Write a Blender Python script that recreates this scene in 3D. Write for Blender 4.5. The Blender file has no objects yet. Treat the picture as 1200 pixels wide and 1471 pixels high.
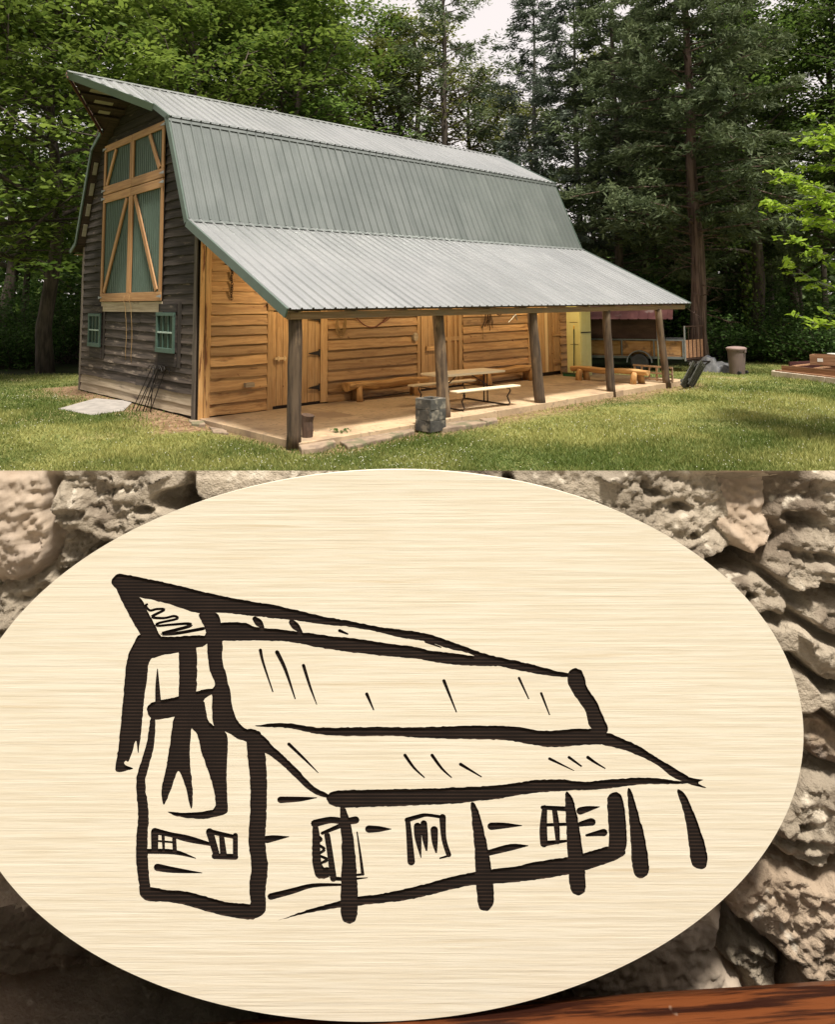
import bpy, math, random
import numpy as np
from mathutils import Matrix, Vector, geometry

R = math.radians
scene = bpy.context.scene
col = scene.collection
rng = np.random.default_rng(7)
random.seed(7)

# ------------------------------------------------------------------ camera
PXF, CX, CY = 1042.2, 600.0, 338.0        # focal length and optical centre in pixels of the 1200 x 1471 photograph
EYE, PITCH, ROLL = 2.3, 0.0910, -0.0078
_fw = Vector((0, math.cos(PITCH), math.sin(PITCH)))
_up0 = Vector((0, -math.sin(PITCH), math.cos(PITCH)))
_r0 = Vector((1, 0, 0))
RIGHT = _r0 * math.cos(ROLL) + _up0 * math.sin(ROLL)
UP = _up0 * math.cos(ROLL) - _r0 * math.sin(ROLL)
FWD = _fw
CAM = Vector((0, 0, EYE))
cd = bpy.data.cameras.new('camera')
cam = bpy.data.objects.new('camera', cd)
col.objects.link(cam)
m = Matrix((RIGHT, UP, -FWD)).transposed().to_4x4()
m.translation = CAM
cam.matrix_world = m
cd.sensor_fit = 'VERTICAL'
cd.sensor_height = 36.0
cd.lens = 36.0 * PXF / 1471.0
cd.shift_y = -(735.5 - CY) / 1471.0
cd.shift_x = 0
cd.clip_start = 0.05
cd.clip_end = 2000
scene.camera = cam

# ------------------------------------------------------------------ sky, sun, exposure
SUN_DIR = Vector((0.14, -0.36, 0.922)).normalized()      # towards the sun
w = bpy.data.worlds.new('World')
scene.world = w
w.use_nodes = True
nt = w.node_tree
bg = nt.nodes['Background']
sky = nt.nodes.new('ShaderNodeTexSky')
sky.sky_type = 'NISHITA'
sky.sun_disc = False
sky.sun_elevation = math.asin(SUN_DIR.z)
sky.sun_rotation = math.atan2(SUN_DIR.x, SUN_DIR.y)
sky.air_density = 1.0
sky.dust_density = 4.0
sky.ozone_density = 0.6
mx = nt.nodes.new('ShaderNodeMix')
mx.data_type = 'RGBA'
mx.inputs['Factor'].default_value = 0.72
nt.links.new(sky.outputs[0], mx.inputs[6])
mx.inputs[7].default_value = (13.2, 11.9, 11.2, 1)           # even, thin evening overcast
nt.links.new(mx.outputs[2], bg.inputs[0])
bg.inputs[1].default_value = 0.062
sl = bpy.data.lights.new('sun', 'SUN')
sl.energy = 3.9
sl.angle = R(8)
sl.color = (1.0, 0.93, 0.82)
so = bpy.data.objects.new('sun', sl)
so.rotation_euler = SUN_DIR.to_track_quat('Z', 'Y').to_euler()
so.location = (4, -6, 12)
col.objects.link(so)
vs = scene.view_settings
vs.view_transform = 'Standard'
vs.look = 'None'
vs.gamma = 1.0
vs.exposure = 0.7
vs.use_curve_mapping = False
scene.render.engine = 'CYCLES'
scene.cycles.max_bounces = 6
scene.cycles.transparent_max_bounces = 6

# ------------------------------------------------------------------ helpers: pixels, noise, meshes
def ray(u, v):
    return FWD + RIGHT * ((u - CX) / PXF) - UP * ((v - CY) / PXF)

def on_plane(u, v, p, n):
    d = ray(u, v)
    return CAM + d * ((p - CAM).dot(n) / d.dot(n))

def on_z(u, v, z=0.0):
    return on_plane(u, v, Vector((0, 0, z)), Vector((0, 0, 1)))

def at_depth(u, y, z):
    """a point at world depth y and height z that lies in the pixel column u"""
    d = ray(u, 420)
    return Vector((d.x / d.y * y, y, z))

YAW = 0.7491
ORG = Vector((-4.4578, 14.7989, 0))
AX = Vector((math.cos(YAW), math.sin(YAW), 0))
BX = Vector((-math.sin(YAW), math.cos(YAW), 0))

def bp(a, b, z=0.0):
    return ORG + AX * a + BX * b + Vector((0, 0, z))

def _h(ix, iy, s):
    ix = ix.astype(np.int64).astype(np.uint64); iy = iy.astype(np.int64).astype(np.uint64)
    n = (ix * np.uint64(374761393) + iy * np.uint64(668265263) + np.uint64(s * 1442695)) & np.uint64(0xffffffff)
    n = ((n ^ (n >> np.uint64(13))) * np.uint64(1274126177)) & np.uint64(0xffffffff)
    n = (n ^ (n >> np.uint64(16))) & np.uint64(0xffff)
    return n.astype(float) / 65535.0

def vnoise(x, y, s=0):
    x = np.asarray(x, float) + 1000.0; y = np.asarray(y, float) + 1000.0
    ix = np.floor(x); iy = np.floor(y)
    fx = x - ix; fy = y - iy
    fx = fx * fx * fx * (fx * (fx * 6 - 15) + 10); fy = fy * fy * fy * (fy * (fy * 6 - 15) + 10)
    a = _h(ix, iy, s); b = _h(ix + 1, iy, s); c = _h(ix, iy + 1, s); d = _h(ix + 1, iy + 1, s)
    return (a * (1 - fx) + b * fx) * (1 - fy) + (c * (1 - fx) + d * fx) * fy

def fbm(x, y, s=0, o=5, g=0.5):
    t = 0; a = 1; n = 0
    for k in range(o):
        t = t + a * (vnoise(x * 2 ** k, y * 2 ** k, s + k * 7) - 0.5); n += a; a *= g
    return t / n

class MB:
    def __init__(s): s.v = []; s.f = []
    def add(s, v, f):
        o = len(s.v); s.v += [tuple(p) for p in v]; s.f += [tuple(i + o for i in q) for q in f]; return s
    def box(s, x0, x1, y0, y1, z0, z1, M=None):
        v = [Vector((x, y, z)) for x in (x0, x1) for y in (y0, y1) for z in (z0, z1)]
        if M: v = [M @ p for p in v]
        return s.add(v, [(0, 1, 3, 2), (4, 6, 7, 5), (0, 4, 5, 1), (2, 3, 7, 6), (0, 2, 6, 4), (1, 5, 7, 3)])
    def bar(s, p, q, wd, ht, up=(0, 0, 1)):
        p, q = Vector(p), Vector(q); d = q - p; L = d.length; d.normalize()
        u = Vector(up); sd = d.cross(u)
        if sd.length < 1e-4: sd = d.cross(Vector((1, 0, 0)))
        sd.normalize(); u = sd.cross(d)
        M = Matrix((d, sd, u)).transposed().to_4x4(); M.translation = p
        return s.box(0, L, -wd / 2, wd / 2, -ht / 2, ht / 2, M)
    def tube(s, pts, rad, n=6, cap=True):
        pts = [Vector(p) for p in pts]; rings = []; o = len(s.v)
        if not hasattr(rad, '__len__'): rad = [rad] * len(pts)
        prev = None
        for i, p in enumerate(pts):
            d = (pts[min(i + 1, len(pts) - 1)] - pts[max(i - 1, 0)])
            if d.length < 1e-9: d = Vector((0, 0, 1))
            d.normalize()
            if prev is None:
                a = d.cross(Vector((0, 0, 1)))
                if a.length < 0.05: a = d.cross(Vector((1, 0, 0)))
            else:
                a = prev - d * prev.dot(d)
            a.normalize(); prev = a; b = d.cross(a)
            for k in range(n):
                t = 2 * math.pi * k / n
                s.v.append(tuple(p + (a * math.cos(t) + b * math.sin(t)) * rad[i]))
        for i in range(len(pts) - 1):
            for k in range(n):
                s.f.append((o + i * n + k, o + i * n + (k + 1) % n, o + (i + 1) * n + (k + 1) % n, o + (i + 1) * n + k))
        if cap:
            s.f.append(tuple(o + k for k in range(n))[::-1]); e = o + (len(pts) - 1) * n
            s.f.append(tuple(e + k for k in range(n)))
        return s
    def lathe(s, prof, n=16, c=(0, 0, 0)):
        o = len(s.v); c = Vector(c)
        for r, z in prof:
            for k in range(n):
                t = 2 * math.pi * k / n
                s.v.append((c.x + r * math.cos(t), c.y + r * math.sin(t), c.z + z))
        for i in range(len(prof) - 1):
            for k in range(n):
                s.f.append((o + i * n + k, o + i * n + (k + 1) % n, o + (i + 1) * n + (k + 1) % n, o + (i + 1) * n + k))
        s.f.append(tuple(o + k for k in range(n))[::-1]); e = o + (len(prof) - 1) * n
        s.f.append(tuple(e + k for k in range(n)))
        return s
    def prism(s, poly, z0, z1, M=None):
        n = len(poly)
        v = [Vector((x, y, z0)) for x, y in poly] + [Vector((x, y, z1)) for x, y in poly]
        if M: v = [M @ p for p in v]
        return s.add(v, [tuple(range(n))[::-1], tuple(range(n, 2 * n))] + [(i, (i + 1) % n, n + (i + 1) % n, n + i) for i in range(n)])
    def build(s, name, mat, parent=None, smooth=False, bevel=0.0, M=None):
        me = bpy.data.meshes.new(name); me.from_pydata(s.v, [], s.f); me.update()
        return link(name, me, mat, parent, smooth, bevel, M)

def link(name, me, mat, parent=None, smooth=False, bevel=0.0, M=None):
    if not me.materials:
        me.materials.append(mat)
    if smooth:
        me.polygons.foreach_set('use_smooth', [True] * len(me.polygons))
    o = bpy.data.objects.new(name, me); col.objects.link(o)
    if parent is not None: o.parent = parent
    if M is not None: o.matrix_local = M
    if bevel:
        b = o.modifiers.new('bevel', 'BEVEL'); b.width = bevel; b.segments = 2; b.limit_method = 'ANGLE'
    return o

def np_mesh(name, V, F):
    """V (n,3), F (m,k) -> mesh, fast"""
    me = bpy.data.meshes.new(name)
    V = np.asarray(V, np.float32); F = np.asarray(F, np.int32)
    k = F.shape[1]
    me.vertices.add(len(V)); me.vertices.foreach_set('co', V.ravel())
    me.loops.add(F.size); me.loops.foreach_set('vertex_index', F.ravel())
    me.polygons.add(len(F)); me.polygons.foreach_set('loop_start', np.arange(0, F.size, k, dtype=np.int32))
    me.update(calc_edges=True)
    return me

def empty(name, loc=(0, 0, 0), rz=0.0, parent=None):
    o = bpy.data.objects.new(name, None); col.objects.link(o)
    o.location = loc; o.rotation_euler = (0, 0, rz); o.empty_display_size = 0.2
    if parent is not None: o.parent = parent
    return o

def tag(o, label=None, cat=None, group=None, kind=None):
    if label: o['label'] = label
    if cat: o['category'] = cat
    if group: o['group'] = group
    if kind: o['kind'] = kind
    return o

def copy_tree(o, parent=None):
    c = o.copy(); col.objects.link(c); c.parent = parent
    for ch in [x for x in bpy.data.objects if x.parent == o]: copy_tree(ch, c)
    return c

# ------------------------------------------------------------------ materials
def mat(name, c1, c2=None, rough=0.8, metal=0.0, scale=(3, 3, 3), detail=6, lo=0.35, hi=0.65, vary=0.0, bump=0.0, bumpscale=None,
        c3=None, c3scale=1.2, c3lo=0.52, c3hi=0.62, c3stretch=(1, 1, 1), spec=0.5, coord='Object', transl=0.0, bdist=0.01, c4=None, c4scale=20, c4lo=0.6, c4hi=0.66, warp=0.0):
    m = bpy.data.materials.new(name); m.use_nodes = True; nt = m.node_tree; N = nt.nodes; L = nt.links
    b = N['Principled BSDF']
    b.inputs['Roughness'].default_value = rough; b.inputs['Metallic'].default_value = metal
    b.inputs['Specular IOR Level'].default_value = spec
    tc = N.new('ShaderNodeTexCoord'); oi = N.new('ShaderNodeObjectInfo')
    off = N.new('ShaderNodeMath'); off.operation = 'MULTIPLY'; L.new(oi.outputs['Random'], off.inputs[0]); off.inputs[1].default_value = 37.0 if coord == 'Object' else 0
    ad = N.new('ShaderNodeVectorMath'); ad.operation = 'ADD'; L.new(tc.outputs[coord], ad.inputs[0]); L.new(off.outputs[0], ad.inputs[1])
    base = ad.outputs[0]
    if warp:
        wn = N.new('ShaderNodeTexNoise'); wn.inputs['Scale'].default_value = 1.6; L.new(base, wn.inputs['Vector'])
        ws = N.new('ShaderNodeVectorMath'); ws.operation = 'SCALE'; ws.inputs['Scale'].default_value = warp; L.new(wn.outputs['Color'], ws.inputs[0])
        wa = N.new('ShaderNodeVectorMath'); wa.operation = 'ADD'; L.new(base, wa.inputs[0]); L.new(ws.outputs[0], wa.inputs[1]); base = wa.outputs[0]
    def noise(sc, st=(1, 1, 1), det=6):
        mp = N.new('ShaderNodeMapping'); mp.inputs['Scale'].default_value = st; L.new(base, mp.inputs['Vector'])
        n = N.new('ShaderNodeTexNoise'); n.inputs['Scale'].default_value = sc; n.inputs['Detail'].default_value = det
        n.inputs['Roughness'].default_value = 0.6; L.new(mp.outputs[0], n.inputs['Vector']); return n.outputs['Fac']
    def ramp(fac, l, h):
        r = N.new('ShaderNodeMapRange'); r.inputs['From Min'].default_value = l; r.inputs['From Max'].default_value = h
        r.interpolation_type = 'SMOOTHSTEP'; L.new(fac, r.inputs['Value']); return r.outputs[0]
    def mixc(f, A, B):
        x = N.new('ShaderNodeMix'); x.data_type = 'RGBA'
        L.new(f, x.inputs['Factor'])
        for i, c in ((6, A), (7, B)):
            if isinstance(c, tuple): x.inputs[i].default_value = (*c, 1)
            else: L.new(c, x.inputs[i])
        return x.outputs[2]
    n1 = noise(1.0, scale, detail)
    cur = c1 if c2 is None else mixc(ramp(n1, lo, hi), c1, c2)
    if c3: cur = mixc(ramp(noise(c3scale, c3stretch, 5), c3lo, c3hi), cur, c3)
    if c4: cur = mixc(ramp(noise(c4scale, (1, 1, 1), 2), c4lo, c4hi), cur, c4)
    if vary:
        mr = N.new('ShaderNodeMapRange'); L.new(oi.outputs['Random'], mr.inputs['Value']); mr.inputs['To Min'].default_value = 1 - vary; mr.inputs['To Max'].default_value = 1 + vary
        hs = N.new('ShaderNodeHueSaturation'); L.new(mr.outputs[0], hs.inputs['Value'])
        if isinstance(cur, tuple): hs.inputs['Color'].default_value = (*cur, 1)
        else: L.new(cur, hs.inputs['Color'])
        cur = hs.outputs[0]
    if isinstance(cur, tuple): b.inputs['Base Color'].default_value = (*cur, 1)
    else: L.new(cur, b.inputs['Base Color'])
    if bump:
        bn = noise(1.0, bumpscale or scale, 8)
        bu = N.new('ShaderNodeBump'); bu.inputs['Strength'].default_value = bump; bu.inputs['Distance'].default_value = bdist
        L.new(bn, bu.inputs['Height']); L.new(bu.outputs[0], b.inputs['Normal'])
    return m

def leaf_mat(name, dark, light, tr=0.35, rough=0.55):
    m = bpy.data.materials.new(name); m.use_nodes = True; nt = m.node_tree; N = nt.nodes; L = nt.links
    b = N['Principled BSDF']; b.inputs['Roughness'].default_value = rough; b.inputs['Specular IOR Level'].default_value = 0.3
    at = N.new('ShaderNodeAttribute'); at.attribute_name = 'rnd'
    oi = N.new('ShaderNodeObjectInfo')
    x = N.new('ShaderNodeMix'); x.data_type = 'RGBA'; L.new(at.outputs['Fac'], x.inputs['Factor'])
    x.inputs[6].default_value = (*dark, 1); x.inputs[7].default_value = (*light, 1)
    mr = N.new('ShaderNodeMapRange'); L.new(oi.outputs['Random'], mr.inputs['Value']); mr.inputs['To Min'].default_value = 0.75; mr.inputs['To Max'].default_value = 1.25
    hs = N.new('ShaderNodeHueSaturation'); L.new(mr.outputs[0], hs.inputs['Value']); L.new(x.outputs[2], hs.inputs['Color'])
    L.new(hs.outputs[0], b.inputs['Base Color'])
    t = N.new('ShaderNodeBsdfTranslucent'); L.new(hs.outputs[0], t.inputs['Color'])
    ms = N.new('ShaderNodeMixShader'); ms.inputs[0].default_value = tr
    L.new(b.outputs[0], ms.inputs[1]); L.new(t.outputs[0], ms.inputs[2])
    L.new(ms.outputs[0], N['Material Output'].inputs['Surface'])
    return m

GR = (1.3, 26, 26)       # grain stretched along local x
GZ = (26, 26, 1.3)
MT = {}
MT['siding'] = mat('weathered_siding', (0.019, 0.0145, 0.0125), (0.052, 0.040, 0.034), 0.9, scale=(1.0, 22, 22), vary=0.4, bump=0.5, c3=(0.20, 0.155, 0.12), c3scale=1.0, c3stretch=(1.6, 9, 9), c3lo=0.62, c3hi=0.74)
MT['siding_worn'] = mat('worn_siding', (0.034, 0.0255, 0.021), (0.092, 0.070, 0.058), 0.9, scale=(1.0, 22, 22), vary=0.3, bump=0.5, c3=(0.25, 0.20, 0.16), c3scale=1.0, c3stretch=(1.6, 9, 9), c3lo=0.55, c3hi=0.70)
MT['siding_pale'] = mat('pale_siding', (0.33, 0.26, 0.18), (0.45, 0.37, 0.27), 0.9, scale=GR, vary=0.12, bump=0.4, c3=(0.17, 0.13, 0.10), c3scale=1.0, c3stretch=(1.2, 7, 7), c3lo=0.56, c3hi=0.7)
MT['grey_board'] = mat('grey_board', (0.075, 0.060, 0.048), (0.16, 0.13, 0.105), 0.9, scale=GR, vary=0.15, bump=0.4)
MT['gold'] = mat('golden_board', (0.33, 0.180, 0.070), (0.50, 0.305, 0.135), 0.62, scale=(0.9, 16, 16), vary=0.34, bump=0.25, warp=0.12, c3=(0.18, 0.085, 0.030), c3scale=1.0, c3stretch=(1.4, 8, 8), c3lo=0.56, c3hi=0.72, c4=(0.20, 0.085, 0.03), c4scale=5.5, c4lo=0.70, c4hi=0.745)
MT['gold_door'] = mat('golden_door_board', (0.39, 0.225, 0.095), (0.54, 0.345, 0.165), 0.6, scale=GR, vary=0.14, bump=0.2, warp=0.1, c3=(0.36, 0.17, 0.05), c3scale=1.0, c3stretch=(1.2, 9, 9), c3lo=0.6, c3hi=0.75, c4=(0.20, 0.085, 0.03), c4scale=6, c4lo=0.71, c4hi=0.75)
MT['pale_plank'] = mat('pale_new_board', (0.72, 0.52, 0.28), (0.78, 0.60, 0.36), 0.6, scale=GR)
MT['corner'] = mat('stained_corner_board', (0.46, 0.25, 0.09), (0.60, 0.37, 0.16), 0.65, scale=GR, vary=0.1, bump=0.2, c3=(0.16, 0.06, 0.02), c3scale=1.0, c3stretch=(1.1, 11, 11), c3lo=0.55, c3hi=0.64)
MT['loft'] = mat('loft_frame_board', (0.37, 0.185, 0.075), (0.50, 0.28, 0.125), 0.6, scale=GR, vary=0.12, bump=0.15)
MT['green'] = mat('green_metal', (0.085, 0.125, 0.100), (0.10, 0.145, 0.118), 0.45, 0.15, vary=0.05)
MT['trim'] = mat('green_trim', (0.105, 0.145, 0.122), (0.12, 0.165, 0.14), 0.4, 0.2)
MT['roof'] = mat('roof_metal_glare', (0.400, 0.418, 0.420), (0.455, 0.470, 0.470), 0.27, 0.55, c3=(0.37, 0.388, 0.39), c3scale=1.0, c3stretch=(3, .35, 1), c3lo=.5, c3hi=.7, spec=1.0, scale=(0.8, 0.8, 0.8), vary=0.04, bump=0.03, bumpscale=(2, 2, 2))  # sky glare on the porch and upper slopes, painted in as lighter silver
MT['roof_steep'] = mat('roof_metal_green_no_glare', (0.165, 0.188, 0.180), (0.205, 0.228, 0.219), 0.30, 0.35, spec=0.8, scale=(0.8, 0.8, 0.8), vary=0.05, bump=0.03, bumpscale=(2, 2, 2), c3=(0.152, 0.174, 0.166), c3scale=1.0, c3stretch=(3, .35, 1), c3lo=.5, c3hi=.7)  # same roof metal, painted darker green-grey where no sky glare falls
MT['dark_wood'] = mat('dark_wood', (0.035, 0.024, 0.018), (0.07, 0.045, 0.032), 0.85, scale=GR, vary=0.25, bump=0.2)
MT['red_wood'] = mat('red_fascia', (0.09, 0.035, 0.022), (0.13, 0.055, 0.035), 0.8, scale=GR)
MT['pale_sheath'] = mat('pale_sheathing', (0.34, 0.31, 0.25), (0.42, 0.38, 0.31), 0.85, scale=GR)
MT['beam'] = mat('porch_beam', (0.24, 0.145, 0.07), (0.34, 0.215, 0.115), 0.75, scale=GR, vary=0.1, bump=0.2, c3=(0.24, 0.17, 0.10), c3stretch=(1, 5, 5))
MT['post'] = mat('weathered_post', (0.045, 0.030, 0.020), (0.135, 0.092, 0.058), 0.9, scale=(14, 14, 1.1), vary=0.18, bump=0.6, c3=(0.24, 0.165, 0.095), c3stretch=(3, 3, .8), c3lo=0.58, c3hi=0.72)
MT['winframe'] = mat('green_paint', (0.055, 0.100, 0.080), (0.07, 0.125, 0.10), 0.55, bump=0.1, scale=(20, 20, 20))
MT['glass'] = mat('window_glass', (0.016, 0.028, 0.024), None, 0.08, 0.0, spec=0.7)
MT['iron'] = mat('black_iron', (0.016, 0.014, 0.013), (0.03, 0.025, 0.022), 0.55, 0.4, scale=(30, 30, 30))
MT['rust'] = mat('rusty_iron', (0.045, 0.026, 0.018), (0.09, 0.045, 0.028), 0.8, 0.3, scale=(30, 30, 30))
MT['steel'] = mat('galvanised_steel', (0.33, 0.35, 0.36), (0.45, 0.47, 0.48), 0.45, 0.6, scale=(12, 12, 12))
MT['rope'] = mat('rope', (0.24, 0.145, 0.055), (0.36, 0.235, 0.10), 0.9, scale=(60, 60, 60), bump=0.6)
MT['hose'] = mat('red_hose', (0.16, 0.045, 0.03), (0.20, 0.06, 0.04), 0.6)
MT['concrete'] = mat('patio_concrete', (0.42, 0.31, 0.195), (0.53, 0.40, 0.26), 0.75, scale=(1.3, 1.3, 1.3), bump=0.12, bumpscale=(25, 25, 25), bdist=0.005, c3=(0.30, 0.215, 0.145), c3scale=0.8, c3lo=0.50, c3hi=0.66, c4=(0.33, 0.25, 0.17), c4scale=9, c4lo=0.55, c4hi=0.68)
MT['grey_conc'] = mat('grey_concrete', (0.29, 0.27, 0.25), (0.40, 0.37, 0.34), 0.9, scale=(5, 5, 5), bump=0.3, bumpscale=(40, 40, 40), bdist=0.004)
MT['block'] = mat('flue_block', (0.050, 0.050, 0.046), (0.095, 0.092, 0.083), 0.92, scale=(6, 6, 6), vary=0.1, bump=0.6, bumpscale=(60, 60, 60), bdist=0.005, c3=(0.24, 0.22, 0.18), c3scale=3.5)
MT['flatstone'] = mat('flat_stone', (0.20, 0.15, 0.11), (0.33, 0.25, 0.18), 0.9, scale=(5, 5, 5), vary=0.15, bump=0.6, bumpscale=(20, 20, 20), c3=(0.16, 0.15, 0.09), c3scale=3)
MT['plastic'] = mat('cream_plastic', (0.72, 0.62, 0.45), (0.77, 0.67, 0.50), 0.5, scale=(2, 2, 2))
MT['table_leg'] = mat('brown_steel_tube', (0.045, 0.030, 0.024), None, 0.45, 0.3)
MT['log'] = mat('peeled_log', (0.40, 0.21, 0.07), (0.58, 0.35, 0.14), 0.7, scale=(1.2, 9, 9), bump=0.5, vary=0.1, c3=(0.22, 0.11, 0.04), c3stretch=(2, 6, 6), c3lo=.56, c3hi=.7)
MT['logv'] = mat('peeled_log_leg', (0.36, 0.19, 0.065), (0.54, 0.32, 0.13), 0.7, scale=(9, 9, 1.2), bump=0.5, vary=0.12, c3=(0.20, 0.10, 0.04), c3stretch=(6, 6, 2), c3lo=.56, c3hi=.7)
MT['stump'] = mat('dark_stump', (0.05, 0.03, 0.02), (0.10, 0.06, 0.04), 0.9, scale=(14, 14, 2), bump=0.6)
MT['yellow'] = mat('pale_yellow_metal', (0.60, 0.58, 0.25), (0.64, 0.63, 0.30), 0.45, 0.0, scale=(3, 3, 3))
MT['broom'] = mat('green_bristle', (0.02, 0.10, 0.045), (0.03, 0.14, 0.06), 0.8, scale=(80, 80, 10), bump=0.5)
MT['broomy'] = mat('yellow_plastic', (0.65, 0.38, 0.03), None, 0.4)
MT['greenpole'] = mat('dark_green_pole', (0.03, 0.055, 0.03), None, 0.5)
MT['redroof'] = mat('dark_red_roof_metal', (0.070, 0.026, 0.026), (0.11, 0.045, 0.042), 0.45, 0.3, scale=(2, 2, 2), c3=(0.16, 0.11, 0.10), c3lo=.62, c3hi=.7)
MT['brownpanel'] = mat('brown_panel', (0.055, 0.030, 0.024), (0.08, 0.045, 0.036), 0.8, scale=(2, 6, 6), vary=0.15)
MT['ply'] = mat('old_plywood', (0.30, 0.155, 0.055), (0.42, 0.24, 0.10), 0.8, scale=(2, 9, 9), vary=0.15, c3=(0.15, 0.08, 0.04))
MT['rubber'] = mat('rubber', (0.012, 0.012, 0.013), (0.02, 0.02, 0.02), 0.85, scale=(20, 20, 20))
MT['rim'] = mat('cream_rim', (0.55, 0.47, 0.30), None, 0.5, 0.1)
MT['fender'] = mat('grey_blue_paint', (0.15, 0.17, 0.185), (0.19, 0.21, 0.22), 0.45, 0.3, scale=(6, 6, 6))
MT['bin'] = mat('brown_bin_plastic', (0.135, 0.10, 0.092), (0.16, 0.12, 0.11), 0.5, scale=(4, 4, 4))
MT['binlid'] = mat('bin_lid_plastic', (0.30, 0.22, 0.20), None, 0.5)
MT['tarp'] = mat('grey_tarp', (0.075, 0.08, 0.085), (0.14, 0.14, 0.145), 0.6, scale=(6, 6, 6), c3=(0.04, 0.045, 0.06), c3scale=5)
MT['blockpale'] = mat('pale_block', (0.48, 0.40, 0.32), (0.62, 0.54, 0.45), 0.9, scale=(6, 6, 6), vary=0.12, bump=0.4, bumpscale=(40, 40, 40))
MT['oldplank'] = mat('brown_plank', (0.24, 0.12, 0.06), (0.38, 0.21, 0.115), 0.85, scale=GR, vary=0.25, bump=0.3)
MT['white'] = mat('white_plastic', (0.74, 0.72, 0.68), None, 0.5)
MT['dark_slat'] = mat('charcoal_slat', (0.05, 0.05, 0.047), (0.10, 0.10, 0.09), 0.85, scale=GR, vary=0.2)
MT['lattice'] = mat('tan_lattice', (0.30, 0.19, 0.11), (0.40, 0.27, 0.17), 0.85, scale=(6, 6, 6), vary=0.1)
MT['bark'] = mat('bark', (0.045, 0.035, 0.028), (0.115, 0.090, 0.072), 0.95, scale=(9, 9, 1.5), bump=0.9, bdist=0.03, vary=0.2)
MT['cedar_bark'] = mat('cedar_bark', (0.055, 0.034, 0.027), (0.19, 0.125, 0.10), 0.95, scale=(11, 11, 0.9), bump=1.0, bdist=0.03)
MT['grey_bark'] = mat('grey_bark', (0.10, 0.095, 0.085), (0.20, 0.19, 0.17), 0.95, scale=(8, 8, 2), bump=0.6, bdist=0.02)
MT['leafA'] = leaf_mat('broad_leaf', (0.046, 0.094, 0.016), (0.245, 0.325, 0.062), tr=.45)
MT['leafB'] = leaf_mat('mid_green_leaf', (0.036, 0.076, 0.016), (0.170, 0.255, 0.055), tr=.45)
MT['leafC'] = leaf_mat('yellow_green_leaf', (0.16, 0.26, 0.022), (0.34, 0.46, 0.05), tr=0.45)
MT['leafD'] = leaf_mat('olive_leaf', (0.07, 0.095, 0.022), (0.22, 0.235, 0.06), tr=0.45)
MT['cedar'] = leaf_mat('cedar_needle', (0.048, 0.074, 0.034), (0.170, 0.210, 0.100), tr=0.3, rough=0.8)
MT['spruce'] = leaf_mat('blue_green_needle', (0.056, 0.080, 0.058), (0.185, 0.225, 0.172), tr=0.3, rough=0.8)
MT['bush'] = leaf_mat('bush_leaf', (0.030, 0.075, 0.015), (0.120, 0.215, 0.050))
MT['grass'] = leaf_mat('grass_blade', (0.095, 0.140, 0.028), (0.360, 0.355, 0.118), tr=0.3)

# ------------------------------------------------------------------ ground
W_, P_, OV, LR, HOOD = 6.8457, 3.46, 0.27, 13.52, 1.626
ZE, B1, Z1, B2, Z2, Z3 = 2.1836, 0.0143, 3.9588, 1.0847, 6.3438, 7.5842
LB = 12.78                # length of the barn wall
EAVE_B = -3.66

def to_ab(x, y):
    dx = x - ORG.x; dy = y - ORG.y
    return dx * AX.x + dy * AX.y, dx * BX.x + dy * BX.y

def sstep(e0, e1, x):
    t = np.clip((x - e0) / (e1 - e0), 0, 1); return t * t * (3 - 2 * t)

def gz(x, y):
    x = np.asarray(x, float); y = np.asarray(y, float)
    a, b = to_ab(x, y)
    z = -0.105 + 0.10 * sstep(-1.2, 0.8, b) * sstep(3.5, 0.0, a) + 0.035 * fbm(x * 0.25, y * 0.25, 3, 3)
    z = z - 0.03 * sstep(0.2, -0.6, b) * sstep(-.5, .5, a) * sstep(14.5, 13, a) * sstep(-6, -3.8, b)
    return z

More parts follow.
